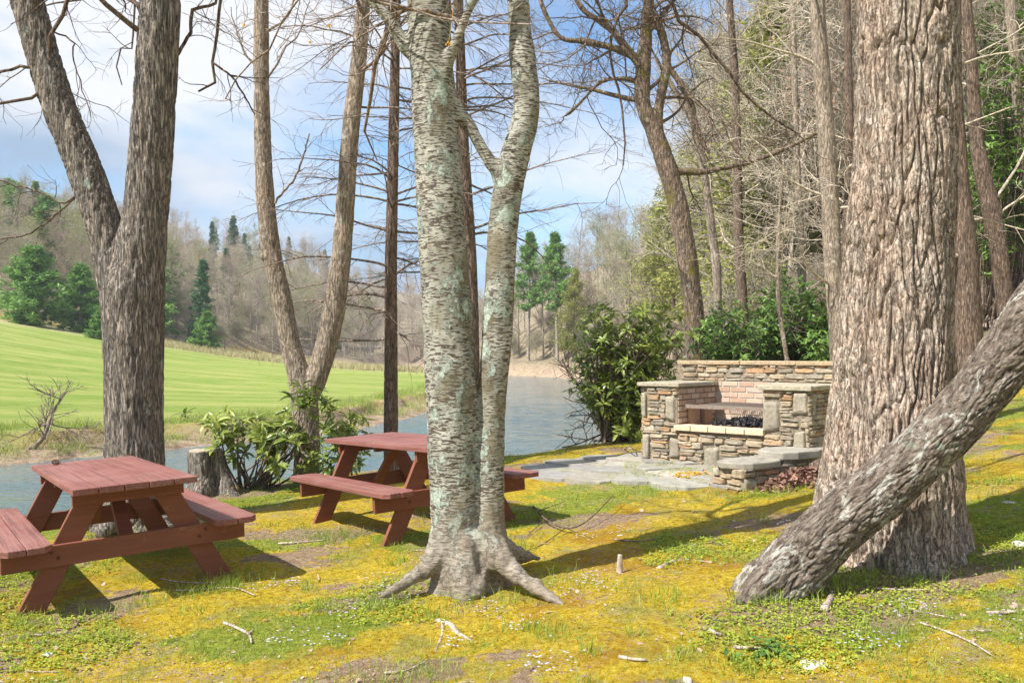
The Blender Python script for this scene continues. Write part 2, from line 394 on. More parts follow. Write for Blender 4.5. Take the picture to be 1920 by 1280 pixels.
M['rhodo_dark'] = leafmat('laurel_leaf', (0.05, 0.12, 0.022), (0.20, 0.33, 0.06), 0.4, 0.5)
M['pine'] = leafmat('pine_needles', (0.09, 0.21, 0.05), (0.28, 0.45, 0.12), 0.6, 0.2, 0.2, 0.6)
M['pine_blue'] = leafmat('spruce_needles', (0.04, 0.11, 0.055), (0.13, 0.26, 0.10), 0.6, 0.2, 0.2, 0.6)
M['hemlock'] = leafmat('hemlock_needles', (0.17, 0.20, 0.045), (0.40, 0.40, 0.11), 0.6, 0.2, 0.25, 0.5)
M['bud_green'] = leafmat('young_leaves', (0.27, 0.33, 0.10), (0.47, 0.49, 0.18), 0.7, 0.1, 0.4, 0.5)
M['bud_red'] = leafmat('red_buds', (0.36, 0.23, 0.16), (0.52, 0.36, 0.27), 0.7, 0.1, 0.3, 0.5)
M['blossom'] = leafmat('blossom', (0.45, 0.50, 0.25), (0.80, 0.78, 0.58), 0.7, 0.1, 0.4, 3)
M['grass'] = leafmat('grass_blades', (0.12, 0.24, 0.02), (0.42, 0.50, 0.10), 0.6, 0.2, 0.35, 3)
M['dry_grass'] = leafmat('dry_grass', (0.36, 0.33, 0.17), (0.58, 0.51, 0.31), 0.8, 0.1, 0.3, 0.3)
M['bright_leaf'] = leafmat('clover_leaf', (0.20, 0.31, 0.03), (0.45, 0.50, 0.07), 0.6, 0.2, 0.35, 4)
M['moss_tuft'] = leafmat('moss_tuft', (0.32, 0.215, 0.02), (0.64, 0.50, 0.06), 0.85, 0.05, 0.25, 6)
M['litter'] = leafmat('dead_leaf', (0.20, 0.13, 0.09), (0.55, 0.41, 0.33), 0.8, 0.1, 0.1, 5)
M['litter_dark'] = leafmat('dark_dead_leaf', (0.12, 0.06, 0.045), (0.42, 0.25, 0.19), 0.8, 0.1, 0.1, 5)
M['petal'] = leafmat('pale_violet_petal', (0.50, 0.50, 0.80), (0.74, 0.70, 0.88), 0.7, 0.1, 0.3, 8)
M['yellow'] = leafmat('yellow_petal', (0.80, 0.45, 0.02), (0.85, 0.55, 0.03), 0.7, 0.1, 0.2, 8)
M['orange_leaf'] = leafmat('orange_leaf', (0.60, 0.30, 0.05), (0.75, 0.50, 0.12), 0.7, 0.1, 0.4, 8)
t = NT('cut_wood', 0.9, 0.1); a = t.noise(20, t.coord((1, 1, 1)), 5)
M['cut_wood'] = t.col(t.ramp(a, [(0.3, (0.30, 0.24, 0.18)), (0.7, (0.55, 0.47, 0.38))]))
t = NT('pale_rock', 0.9, 0.2); a = t.noise(14, None, 6, 0.65); t.bump(a, 0.01)
M['rock'] = t.col(t.ramp(a, [(0.3, (0.35, 0.33, 0.30)), (0.7, (0.62, 0.60, 0.56))]))

# ---------------------------------------------------------------- terrain
ZW = -1.0
NB = np.array([(-60, -22), (-30, -8), (-14, 2), (-8.6, 6.6), (-6.2, 9.6), (-4.6, 11.5), (-2.6, 12.9), (-.6, 13.9), (1.6, 14.5), (3.0, 15.6), (3.9, 18), (4.3, 22), (5.2, 32), (6.3, 48), (7.2, 62), (7.2, 80), (4, 94), (-5, 108), (-9, 125), (-10, 175)], float)
FB = np.array([(-75, -2), (-45, 9), (-20, 16.5), (-12, 19.2), (-9.4, 22.6), (-7.2, 25.2), (-5.2, 28), (-3.7, 35), (-2.6, 46), (-1.4, 62), (-.5, 78), (-3.5, 88), (-12, 97), (-19, 112), (-21, 130), (-22, 175)], float)
RF = np.array([(40, -60), (16, -14), (11, 0), (9.2, 6), (8.0, 10), (6.6, 14), (5.6, 18), (5.6, 24), (6.8, 34), (8.2, 50), (9.0, 64), (9.2, 82), (6, 98), (-3, 112), (-6, 128), (-7, 175), (-7, 400)], float)
LF = np.array([(-200, 20), (-90, 55), (-52, 74), (-44, 88), (-38, 96), (-33, 108), (-31, 125), (-30, 175), (-30, 400)], float)
def pdist(x, y, L):
    """distance to polyline and side sign (+ = right of travel)"""
    best = np.full(x.shape, 1e9); sg = np.ones(x.shape)
    for a, b in zip(L[:-1], L[1:]):
        d = b - a; t_ = np.clip(((x - a[0]) * d[0] + (y - a[1]) * d[1]) / (d @ d), 0, 1)
        ex = x - a[0] - t_ * d[0]; ey = y - a[1] - t_ * d[1]; q = np.hypot(ex, ey)
        s_ = np.sign(ex * d[1] - ey * d[0]); m = q < best - 1e-9
        best = np.where(m, q, best); sg = np.where(m, s_, sg)
    return best, sg
def rbf(pts):
    P = np.array(pts, float); n = len(P)
    K = np.hypot(P[:, None, 0] - P[None, :, 0], P[:, None, 1] - P[None, :, 1])
    A = np.zeros((n + 3, n + 3)); A[:n, :n] = K - np.eye(n) * 0.02; A[:n, n] = 1; A[:n, n + 1:] = P[:, :2]; A[n:, :n] = A[:n, n:].T
    c = np.linalg.solve(A, np.r_[P[:, 2], 0, 0, 0])
    def f(x, y):
        r = c[n] + c[n + 1] * x + c[n + 2] * y
        for i in range(n): r = r + c[i] * np.hypot(x - P[i, 0], y - P[i, 1])
        return r
    return f
lawn_f = rbf([(-2.9, 6.2, .02), (-.9, 7.7, .09), (-.3, 5.5, .12), (1.5, 4.93, .24), (2.41, 5.44, .30), (1.55, 10.2, .34), (2.06, 8.45, .30), (3.3, 8.9, .42), (-3.6, 10.1, 0.0), (-5.3, 8.6, -.08), (-8, 6, -.15),
              (-1.8, 11.2, .05), (-.1, 12.2, .12), (1.8, 12.7, .30), (4, 3, .38), (0, 2, .10), (-4, 3, -.06), (0, -4, .10), (8.2, 12, .95), (5.5, 8, .72), (8, 6, 1.05), (-8, -4, -.1), (8, -4, 1.0), (-20, -20, 0), (20, -20, 1.2), (3, 14, .5), (4.5, 18, .5), (6, 35, .4), (8, 60, .5), (8, 82, .5), (-5, 110, .5)])
field_f = rbf([(-12, 21, -.40), (-9, 25.5, -.52), (-5, 31, -.50), (-3.5, 38, -.5), (-2, 60, -.5), (-3, 84, -.45), (-14, 94, -.35), (-20, 28, -.3), (-30, 20, .2), (-16, 45, -.2), (-26, 45, .8), (-48, 66, 5.2), (-44, 88, 3.9), (-36, 96, 2.1), (-32, 108, 1.0), (-20, 90, .1), (-27, 70, 1.1), (-38, 62, 3.2), (-60, 50, 6.5), (-100, 40, 10), (-25, 125, .6), (-50, 9, 1)])
def terrain(x, y, micro=True):
    x = np.asarray(x, float); y = np.asarray(y, float)
    dn, sn = pdist(x, y, NB); df, sf = pdist(x, y, FB); dr, sr = pdist(x, y, RF); dl, sl = pdist(x, y, LF)
    near = sn > 0; far = sf < 0
    wob = noise3(x * .5, y * .5, 1.0) * 0.5
    zl = lawn_f(x, y)
    kb = bumpf(0, 1.55, dn + wob * .6)
    zl = ZW - .05 + (zl - ZW + .05) * kb
    hr = np.where(sr > 0, dr, 0)
    hr = 34 * (1 - np.exp(-hr * .62 / 34)) * bumpf(0, 6, hr) 
    zl = zl + hr * (1 + .12 * noise3(x * .07, y * .07, 3))
    wd = 1.6 + .9 * noise3(x * .35, y * .35, 9)
    kf = .38 * bumpf(0, 1.2, df) + .62 * bumpf(wd, wd + .5 + .3 * noise3(x, y, 2), df)
    zf = field_f(x, y); zf = ZW - .05 + (zf - ZW + .05) * kf
    hl = np.where(sl < 0, dl, 0); zf = zf + 16 * (1 - np.exp(-hl * .34 / 16)) * bumpf(0, 8, hl) * (1 + .1 * noise3(x * .05, y * .05, 7))
    zr = ZW - .1 - .5 * bumpf(0, 2, np.minimum(dn, df))
    z = np.where(near, zl, np.where(far, zf, zr))
    z = z + 11 * bumpf(165, 290, y) + np.where(y > 172, .8, 0)
    if micro:
        z = z + np.where(near & (dn > 1.0), 1, .3) * (noise3(x * 1.3, y * 1.3, 0) * .03 + noise3(x * 4, y * 4, 5) * .012) 
    return z, near, far, dn, df, hr, hl
def gz(x, y): return float(terrain(np.array([x]), np.array([y]), True)[0][0])
def lin(a, b, s): return np.arange(a, b, s)
def geo(a, b, s0, g):
    o = [a]; s = s0
    while o[-1] < b: s *= g; o.append(o[-1] + s)
    return np.array(o[1:])
xs = np.concatenate([-geo(6.5, 420, .035, 1.055)[::-1], lin(-6.5, 6.5, .027), geo(6.5, 420, .035, 1.055)])
ys = np.concatenate([-geo(-2.6, 60, .06, 1.10)[::-1], lin(2.6, 12.6, .027), geo(12.6, 620, .03, 1.022)])
X, Y = np.meshgrid(xs, ys)
Z, near, far, dn, df, hr, hl = terrain(X, Y)
# lawn character
g_low = fbm(X * .55, Y * .8, 2.2, 4)
soil = bumpf(.18, .48, fbm(X * .9 + 4, Y * 1.4, 8.2, 5)) * .75
for cx, cy, rr in ((2.3, 5.1, 1.0), (1.6, 4.55, .75), (-2.6, 5.3, .6), (3.2, 4.6, .9)):
    soil = np.maximum(soil, bumpf(rr, rr * .35, np.hypot(X - cx, (Y - cy) * 1.5) + .25 * fbm(X * 2, Y * 2, 3, 3)))
green = bumpf(-.05, .38, g_low + .35 * bumpf(1.5, .3, dn - 1.2) + .28 * bumpf(2.4, 4, X - .1 * Y) * bumpf(11, 7, Y) + .12 * fbm(X * 4, Y * 4, 1, 3))
green = np.where(near, np.maximum(green, bumpf(2.0, 1.2, dn) * .9), green)
lawnmask = near & (hr < .05)
micro = lawnmask * (np.abs(noise3(X * 11, Y * 11, 2)) * .012 + fbm(X * 30, Y * 30, 2, 2) * .0045 * (1 - soil * .5)) * (Y < 14)
Z = Z + micro
field_m = (far).astype(float) * bumpf(1.6, 2.6, df + .5 * fbm(X * .8, Y * .8, 4, 3)) * (hl < 2)
bank_m = np.where(far, 1 - bumpf(1.6, 2.6, df + .5 * fbm(X * .8, Y * .8, 4, 3)), np.where(near, 1 - bumpf(.7, 1.3, dn), 1.0))
forest_m = np.where(near, bumpf(0.1, 1.5, hr), bumpf(1, 5, hl)) * (1.0)
dry_m = far * (bumpf(9, 1, np.abs(pdist(X, Y, LF)[0] - 2) + 2 * noise3(X * .2, Y * .2, 4)) + .8 * bumpf(70, 84, Y + .25 * X + 5 * noise3(X * .1, Y * .1, 1)))
forest_m = np.maximum(forest_m, np.where(near, bumpf(22, 34, Y), np.maximum(bumpf(112, 124, Y), bumpf(-26, -20, X) * bumpf(106, 112, Y)))); field_m = field_m * (1 - forest_m)
mb = MB(); nr, nc = X.shape
idx = np.arange(nr * nc).reshape(nr, nc)
mb.add(np.stack([X, Y, Z], -1).reshape(-1, 3), np.stack([idx[:-1, :-1], idx[:-1, 1:], idx[1:, 1:], idx[1:, :-1]], -1).reshape(-1, 4))
gme = mb.mesh('ground', True)
def addattr(me, name, A):
    a = me.color_attributes.new(name, 'FLOAT_COLOR', 'POINT'); a.data.foreach_set('color', np.clip(A, 0, 1).astype(np.float32).ravel())
addattr(gme, 'mask', np.stack([field_m, bank_m, forest_m, np.ones_like(X)], -1).reshape(-1, 4))
addattr(gme, 'lawn', np.stack([green, soil, np.clip(dry_m, 0, 1), np.ones_like(X)], -1).reshape(-1, 4))
t = NT('ground', 0.95, 0.08)
sm = t.n('ShaderNodeSeparateColor'); t.l(t.attr('mask'), sm.inputs[0]); sl_ = t.n('ShaderNodeSeparateColor'); t.l(t.attr('lawn'), sl_.inputs[0])
f1 = t.noise(24, None, 6, 0.7); f2 = t.noise(90, None, 4, 0.7); f3 = t.noise(3.0, None, 6, 0.65)
moss = t.ramp(f1, [(0.32, (0.30, 0.195, 0.02)), (0.5, (0.60, 0.43, 0.03)), (0.68, (0.74, 0.60, 0.10))])
moss = t.mix(t.ramp(f3, [(0.50, 0.0), (0.62, 0.8)]), moss, t.ramp(f1, [(0.35, (0.22, 0.22, 0.04)), (0.6, (0.44, 0.40, 0.09))]))
moss = t.mix(t.ramp(t.noise(1.1, t.coord((1, 1, 1), (0, 0, 0), (7, 3, 1)), 5, 0.6), [(0.56, 0.0), (0.64, 0.75)]), moss, (0.44, 0.235, 0.025))
grn = t.ramp(f1, [(0.3, (0.11, 0.17, 0.02)), (0.55, (0.30, 0.37, 0.05)), (0.72, (0.50, 0.50, 0.12))])
soi = t.ramp(f1, [(0.3, (0.19, 0.12, 0.08)), (0.5, (0.37, 0.26, 0.19)), (0.7, (0.54, 0.42, 0.34))])
f4 = t.noise(7.0, None, 8, 0.78)
gm = t.ramp(t.math('ADD', t.math('MULTIPLY', sl_.outputs[0], .55), t.math('MULTIPLY', t.math('SUBTRACT', f4, .42), 2.2)), [(0.40, 0.0), (0.62, 0.9)])
smk = t.ramp(t.math('ADD', sl_.outputs[1], t.math('MULTIPLY', t.math('SUBTRACT', t.noise(11, None, 8, .75), .5), 2.6)), [(0.42, 0.0), (0.60, 0.9)])
c = t.mix(smk, t.mix(gm, moss, grn), soi)
lit = t.math('ADD', t.math('MULTIPLY', t.noise(26, t.coord((1, 1, 1), (0, 0, 1), (9, 9, 9)), 6, .75, 1.5), 1.0), t.math('MULTIPLY', t.math('SUBTRACT', t.noise(1.7, t.coord((1, 1, 1), (0, 0, 0), (2, 8, 1)), 5, .65), .5), .55))
c = t.mix(t.ramp(lit, [(0.56, 0.0), (0.62, 0.8)]), c, t.ramp(t.noise(60, None, 3), [(0.35, (0.28, 0.18, 0.13)), (0.62, (0.60, 0.46, 0.38))]))
c = t.mix(t.ramp(f2, [(0.35, 0.6), (0.5, 0.0)]), c, t.mix(1.0, c, (0.45, 0.45, 0.4), 'MULTIPLY'))
fs = t.noise(1.0, t.coord((0.05, 0.55, 0.3), (0, 0, 0.18)), 4, 0.6)
fld = t.ramp(fs, [(0.34, (0.14, 0.225, 0.035)), (0.48, (0.20, 0.28, 0.05)), (0.60, (0.33, 0.355, 0.11)), (0.68, (0.20, 0.27, 0.05))])
fld = t.mix(t.ramp(t.noise(3, t.coord((0.3, 1, 1)), 8, 0.8), [(0.40, 0.0), (0.64, 0.7)]), fld, (0.37, 0.38, 0.13))
fld = t.mix(t.ramp(t.noise(.25, None, 5, 0.6), [(0.45, 0.0), (0.65, 0.5)]), fld, (0.16, 0.26, 0.04))
dryc = t.ramp(t.noise(2.5, t.coord((0.5, 1, 1)), 5), [(0.4, (0.42, 0.36, 0.20)), (0.6, (0.52, 0.46, 0.28))])
fld = t.mix(t.math('MULTIPLY', sl_.outputs[2], 0.8), fld, dryc)
bnk = t.ramp(t.noise(2.2, t.coord((1, 1, 3)), 7, 0.7), [(0.36, (0.19, 0.13, 0.09)), (0.50, (0.38, 0.28, 0.20)), (0.60, (0.44, 0.35, 0.26)), (0.66, (0.24, 0.27, 0.07))])
frs = t.ramp(t.noise(1.4, None, 8, 0.75), [(0.34, (0.11, 0.09, 0.06)), (0.47, (0.24, 0.19, 0.135)), (0.55, (0.31, 0.25, 0.18)), (0.60, (0.17, 0.20, 0.075))])
c = t.mix(sm.outputs[2], c, frs); c = t.mix(sm.outputs[0], c, fld); c = t.mix(sm.outputs[1], c, bnk)
n_ = t.bump(t.math('ADD', f1, t.math('MULTIPLY', f4, 1.5)), 0.035, 1); t.bump(f2, 0.014, 1, n_)
gme.materials.append(t.col(c))
ground = link(bpy.data.objects.new('ground', gme)); tag(ground, kind='structure')
# water
wx = np.concatenate([lin(-62, -14, 1.2), lin(-14, 12, .16), lin(12, 30, 1.5)]); wy = np.concatenate([lin(-25, 8, 1.2), lin(8, 45, .16), lin(45, 176, .6)])
WX, WY = np.meshgrid(wx, wy); WZ = ZW + .008 * noise3(WX * .9 + WY * .3, WY * 1.6, 3) + .004 * noise3(WX * 2.5, WY * 4, 3)
mb = MB(); idx = np.arange(WX.size).reshape(WX.shape)
mb.add(np.stack([WX, WY, WZ], -1).reshape(-1, 3), np.stack([idx[:-1, :-1], idx[:-1, 1:], idx[1:, 1:], idx[1:, :-1]], -1).reshape(-1, 4))
t = NT('river_water', 0.06, 0.5); t.b.inputs['IOR'].default_value = 1.33
wv = t.coord((1.0, 2.1, 1), (0, 0, -0.35))
h1 = t.noise(2.6, wv, 3, 0.5, 0.5); h2 = t.noise(0.5, t.coord((1, .5, 1)), 4, 0.6)
t.bump(t.math('MULTIPLY', h1, t.ramp(h2, [(0.35, 0.35), (0.65, 1.0)])), 0.11, 1.0)
M['water'] = t.col(t.ramp(t.noise(.35, None, 4), [(0.4, (0.060, 0.125, 0.160)), (0.6, (0.10, 0.150, 0.155))]))
tag(mb.build('river_water', M['water'], None, True), kind='structure')

# ---------------------------------------------------------------- picnic tables
def picnic_table(x, y, yaw, tx, ty, label):
    L = 1.95; hl_ = L / 2
    z0 = .02 if y < 7 else .09
    n = Vector((-(tx * math.cos(yaw) - ty * math.sin(yaw)), -(tx * math.sin(yaw) + ty * math.cos(yaw)), 1)).normalized()
    root = empty('picnic_table', (x, y, z0))
    root.rotation_mode = 'QUATERNION'
    root.rotation_quaternion = Vector((0, 0, 1)).rotation_difference(n) @ Euler((0, 0, yaw)).to_quaternion()
    tag(root, label, 'picnic table', 'red painted picnic tables on the lawn')
    def boards(xs0, wd, cnt, z, th, clip):
        m = MB()
        for i in range(cnt):
            a = xs0 + i * (wd + .005); b = a + wd; e = rng.uniform(-.004, .004)
            c = clip; l = hl_ + e
            pl = [(a, -l), (b, -l), (b, l), (a, l)]
            if cnt == 2:
                if i == 0: pl = [(a, -l + c), (a + c * .8, -l), (b, -l), (b, l), (a + c * .8, l), (a, l - c)]
                else: pl = [(a, -l), (b - c * .8, -l), (b, -l + c), (b, l - c), (b - c * .8, l), (a, l)]
            m.prism(pl, z - th + rng.uniform(-.001, .001), z + rng.uniform(-.0015, .0015))
        return m
    boards(-.37, .144, 5, .755, .04, 0).build('tabletop', M['red_paint'], root, bevel=.004)
    boards(.485, .137, 2, .44, .04, .055).build('seat', M['red_paint'], root, bevel=.004)
    boards(-.485 - .279, .137, 2, .44, .04, .055).build('seat', M['red_paint'], root, bevel=.004)
    for sv in (-1, 1):
        yv = sv * (hl_ - .29)
        for su in (-1, 1):
            m = MB(); z1 = .713; xt, xb = .20, .60; wl = .082
            V = [(su * (xb - wl), z_ - .05) for z_ in (0,)]
            poly = [(su * (xb - wl), -.04), (su * (xb + wl), -.04), (su * (xt + wl), z1), (su * (xt - wl), z1)]
            ya, yb = yv - .02, yv + .02
            P8 = np.array([(p[0], yy, p[1]) for yy in (ya, yb) for p in poly])
            m.add(P8, [(0, 1, 2, 3), (7, 6, 5, 4), (0, 4, 5, 1), (1, 5, 6, 2), (2, 6, 7, 3), (3, 7, 4, 0)])
            m.build('leg', M['brown_paint'], root, bevel=.003)
        yo = yv + sv * .042
        MB().box(-.74, .74, yo - .0195, yo + .0195, .265, .3985).build('seat_beam', M['brown_paint'], root, bevel=.003)
        MB().box(-.34, .34, yo - .0195, yo + .0195, .625, .714).build('top_cleat', M['brown_paint'], root, bevel=.003)
        for bx in (-.47, -.43, .43, .47):
            m = MB(); P = np.array([[(bx, yo + sv * .0195, .32 + (.04 if abs(bx) > .45 else 0)), (bx, yo + sv * .029, .32 + (.04 if abs(bx) > .45 else 0))]])
            tubes(P, np.array([[.011, .009]]), 8, m); m.build('bolt', M['brown_paint'], root, True)
        # diagonal brace from the beam to the middle of the top
        m = MB(); A = np.array([0, yv - sv * .03, .30]); B = np.array([0, sv * .18, .71]); d = unit(B - A)
        nrm = np.cross(d, (1, 0, 0)) * .02; sx = np.array((.045, 0, 0))
        P8 = np.array([A - sx - nrm, A + sx - nrm, A + sx + nrm, A - sx + nrm, B - sx - nrm, B + sx - nrm, B + sx + nrm, B - sx + nrm])
        m.add(P8, [(0, 3, 2, 1), (4, 5, 6, 7), (0, 1, 5, 4), (1, 2, 6, 5), (2, 3, 7, 6), (3, 0, 4, 7)])
        m.build('brace', M['brown_paint'], root, bevel=.003)
    MB().box(-.34, .34, -.02, .02, .672, .7145).build('top_cleat', M['brown_paint'], root, bevel=.003)
    return root
T1 = picnic_table(-2.904, 6.198, .624, .035, -.028, 'red painted picnic table nearest the camera, in front of the large forked grey tree')
T2 = picnic_table(-.905, 7.74, .636, .037, -.043, 'red painted picnic table standing partly behind the pale dashed tree, beyond the nearer table')

# ---------------------------------------------------------------- stone barbecue
TAN = [(.42, .32, .21), (.36, .28, .20), (.31, .27, .21), (.46, .37, .26), (.27, .24, .20), (.38, .33, .25), (.42, .27, .16), (.36, .24, .16), (.26, .20, .155), (.42, .38, .30), (.46, .25, .12), (.40, .30, .19), (.44, .35, .25)]
TAN = [tuple(.68 * np.array(c_) + .32 * np.array((.38, .325, .24))) for c_ in TAN]
def stone(m, c, u, v, n, w_, h_, d_, col, rnd=11.0):
    """irregular stone, centre c on a wall with axes u (across), v (up), n (out)"""
    k = 9; s_ = np.linspace(-1, 1, k); S, T_ = np.meshgrid(s_, s_)
    cj = rng.uniform(-.17, .17, (2, 2, 2)) * np.array([min(w_, .12), h_])[None, None]
    a, b = (S + 1) / 2, (T_ + 1) / 2
    jx = cj[0, 0, 0] * (1 - a) * (1 - b) + cj[0, 1, 0] * a * (1 - b) + cj[1, 0, 0] * (1 - a) * b + cj[1, 1, 0] * a * b
    jy = cj[0, 0, 1] * (1 - a) * (1 - b) + cj[0, 1, 1] * a * (1 - b) + cj[1, 0, 1] * (1 - a) * b + cj[1, 1, 1] * a * b
    SS = np.sign(S) * np.abs(S) ** .6; TT = np.sign(T_) * np.abs(T_) ** .6
    rc = .05
    xx = SS * (1 - rc * np.abs(TT) ** 4) * w_ / 2 + jx; yy = TT * (1 - rc * np.abs(SS) ** 4) * h_ / 2 + jy
    e = np.maximum(np.abs(S), np.abs(T_)); dd = d_ * (1 - e ** rnd) + rng.normal(size=S.shape) * .0015 + .5 * d_ * noise3(S * 1.3 + c[0] * 9, T_ * 1.3 + c[2] * 9, c[1] * 7) + (S * rng.uniform(-.006, .006) + T_ * rng.uniform(-.006, .006))
    dd = np.where(e > .99, -.03, dd)
    V = np.asarray(c) + xx[..., None] * np.asarray(u) + yy[..., None] * np.asarray(v) + dd[..., None] * np.asarray(n)
    idx = np.arange(k * k).reshape(k, k)
    q = np.stack([idx[:-1, :-1], idx[:-1, 1:], idx[1:, 1:], idx[1:, :-1]], -1).reshape(-1, 4)
    if np.dot(np.cross(u, v), n) < 0: q = q[:, ::-1]
    m.add(V.reshape(-1, 3), q, None, np.clip(np.array(col) * rng.uniform(.85, 1.15), 0, 1))
def stone_face(m, org, u, n, wd, h, big=(), dep=.018):
    v = np.array((0, 0, 1.0)); org = np.asarray(org, float); u = np.asarray(u, float)
    for (bx, bz, bw, bh) in big:
        stone(m, org + u * bx + v * bz, u, v, n, bw - .004, bh - .004, dep * 1.4, (.33, .295, .23), 5)
    z = 0
    while z < h - .02:
        hh = min(rng.choice([.03, .036, .045, .052, .065, .08]), h - z); 
        if h - z - hh < .025: hh = h - z
        x = 0
        while x < wd - .01:
            ww = rng.uniform(.09, .27) if hh < .08 else rng.uniform(.12, .22)
            if wd - x - ww < .07: ww = wd - x
            cx, cz = x + ww / 2, z + hh / 2
            hit = False
            for (bx, bz, bw, bh) in big:
                if abs(cz - bz) < bh / 2 + hh * .35:
                    if bx - bw / 2 < x + .03 and x < bx + bw / 2: x = bx + bw / 2; hit = True; break
                    if x < bx - bw / 2 < x + ww: ww = bx - bw / 2 - x; cx = x + ww / 2
            if hit: continue
            if ww > .03:
                if hh > .07 and rng.random() < .35:
                    for q in (0, 1): stone(m, org + u * cx + v * (z + hh * (.26 + .48 * q)), u, v, n, ww - .004, hh / 2 - .003, dep * rng.uniform(.6, 1.3), TAN[rng.integers(len(TAN))])
                else: stone(m, org + u * cx + v * cz, u, v, n, ww - .004, hh - .004, dep * rng.uniform(.5, 1.5), TAN[rng.integers(len(TAN))])
            x += ww
        z += hh
BR = [(.50, .36, .27), (.56, .42, .32), (.44, .30, .22), (.52, .40, .32), (.58, .46, .36)]
def brick_face(m, org, u, n, wd, h, dark=1.0, holes=()):
    v = np.array((0, 0, 1.0)); org = np.asarray(org, float); u = np.asarray(u, float); n = np.asarray(n, float)
    r = 0; z = 0
    while z + .05 < h + .02:
        x = -(r % 2) * .105
        while x < wd:
            a, b = max(x, 0) + .005, min(x + .205, wd) - .005
            if b - a > .02 and not any(abs((a + b) / 2 - hx) < .06 and abs(z + .03 - hz) < .04 for hx, hz in holes):
                col = np.array(BR[rng.integers(5)]) * dark
                o = org + u * a + v * (z + .005); W_, H_ = b - a, min(.058, h - z - .01); D = .008 + rng.uniform(0, .003)
                P = [o - n * .03, o + u * W_ - n * .03, o + u * W_ + v * H_ - n * .03, o + v * H_ - n * .03]
                g = .003
                Q = [o + u * g + v * g + n * D, o + u * (W_ - g) + v * g + n * D, o + u * (W_ - g) + v * (H_ - g) + n * D, o + u * g + v * (H_ - g) + n * D]
                f = [(4, 5, 6, 7), (0, 1, 5, 4), (1, 2, 6, 5), (2, 3, 7, 6), (3, 0, 4, 7)]
                if np.dot(np.cross(u, v), n) < 0: f = [q[::-1] for q in f]
                m.add(np.array(P + Q), f, None, col)
            x += .21
        z += .068; r += 1
FP = empty('stone_barbecue', (1.55, 10.2, 0), (0, 0, math.radians(-40)))
tag(FP, 'stacked stone outdoor barbecue with brick lined firebox and a taller back wall, on the flagstones', 'barbecue')
W_, A1, A2, DP, CT, Z0 = 2.02, .485, 1.515, .98, 1.225, .10
core = MB(); i_ = .012
core.box(i_, A1 - i_, i_, DP, Z0, CT).box(A2 + i_, W_ - i_, i_, DP, Z0, CT).box(A1 - i_ - .001, A2 + i_ + .001, i_, DP - .001, Z0, .73).box(.0, W_, DP + .001, 1.27, Z0, 1.475)
core.build('mortar_core', M['mortar'], FP)
ex, ey, ez = (1., 0, 0), (0, 1., 0), (0, 0, 1.)
m = MB()
stone_face(m, (0, 0, Z0), ex, (0, -1, 0), A1, CT - Z0, [(.035, .90, .07, .30), (.39, .88, .13, .30), (.06, .40, .12, .28), (.43, .42, .13, .24)])
m.build('left_pier', M['stone'], FP, True)
m = MB(); stone_face(m, (A1, 0, Z0), ex, (0, -1, 0), A2 - A1, .60, [(.42, .33, .19, .32), (.85, .30, .16, .2)]); m.build('hearth_wall', M['stone'], FP, True)
m = MB(); stone_face(m, (A2, 0, Z0), ex, (0, -1, 0), W_ - A2, CT - Z0, [(.095, .86, .19, .38), (.42, .98, .17, .26), (.40, .60, .14, .26)]); 
stone_face(m, (W_, 0, Z0), ey, (1, 0, 0), DP, CT - Z0, [(.10, .98, .13, .24), (.3, .55, .2, .2)])
m.build('right_pier', M['stone'], FP, True)
m = MB(); stone_face(m, (0, DP, Z0), ey, (-1, 0, 0), .28, 1.36); stone_face(m, (0, 0, Z0), ey, (-1, 0, 0), DP, CT - Z0)
stone_face(m, (0, DP, CT + .055), ex, (0, -1, 0), W_, .20); stone_face(m, (W_, DP, Z0), ey, (1, 0, 0), .28, 1.36); stone_face(m, (0, 1.27, Z0), ex, (0, 1, 0), W_, 1.37)
m.build('back_wall', M['stone'], FP, True)
m = MB(); brick_face(m, (A2, DP - .02, .735), (-1., 0, 0), (0, -1, 0), A2 - A1, CT + .05 - .735, 1.05, ((.50, .38), (.50, .10), (.95, .38), (.12, .38)))
m.box(A1 - .01, A2 + .01, DP - .021, DP + .01, .73, CT + .05, (.50, .44, .38)); m.build('firebox_back', M['brick'], FP)
m = MB(); brick_face(m, (A1 - .01, 0.012, .735), ey, (1, 0, 0), DP - .03, CT - .735, .88); m.build('firebox_side', M['brick'], FP)
m = MB(); brick_face(m, (A2 + .01, DP - .03, .735), (0, -1., 0), (-1, 0, 0), DP - .04, CT - .735, .9)
m.build('firebox_side', M['brick'], FP)
m = MB()
for k in range(5):
    a = A1 - .035 + k * .218; m.box(a + .004, a + .212, -.05, .17, .730 + rng.uniform(0, .003), .792 + rng.uniform(0, .004), np.array((.72, .52, .36)) * rng.uniform(.92, 1.08))
m.build('hearth_sill', M['brick'], FP, bevel=.006)
MB().box(A1, A2, .172, DP - .04, .725, .768, (.42, .36, .30)).build('firebox_floor', M['brick'], FP)
def slab_row(name, x0, x1, y0, y1, z0, z1, cuts, col, par=FP, axis=0):
    m = MB(); es = [x0] + list(cuts) + [x1]
    for a, b in zip(es[:-1], es[1:]):
        n = 9; top = [(a + .003 + (b - a - .006) * i / n, y0 + rng.uniform(-.012, .012)) for i in range(n + 1)]
        bot = [(b - .003 - (b - a - .006) * i / n, y1 + rng.uniform(-.012, .012)) for i in range(n + 1)]
        pl = top + bot
        if axis: pl = [(q[1], q[0]) for q in pl][::-1]
        m.prism(pl, z0 + rng.uniform(-.003, .003), z1 + rng.uniform(-.004, .004), np.array(col) * rng.uniform(.88, 1.12))
    return m.build(name, M['stone'], par, bevel=.008)
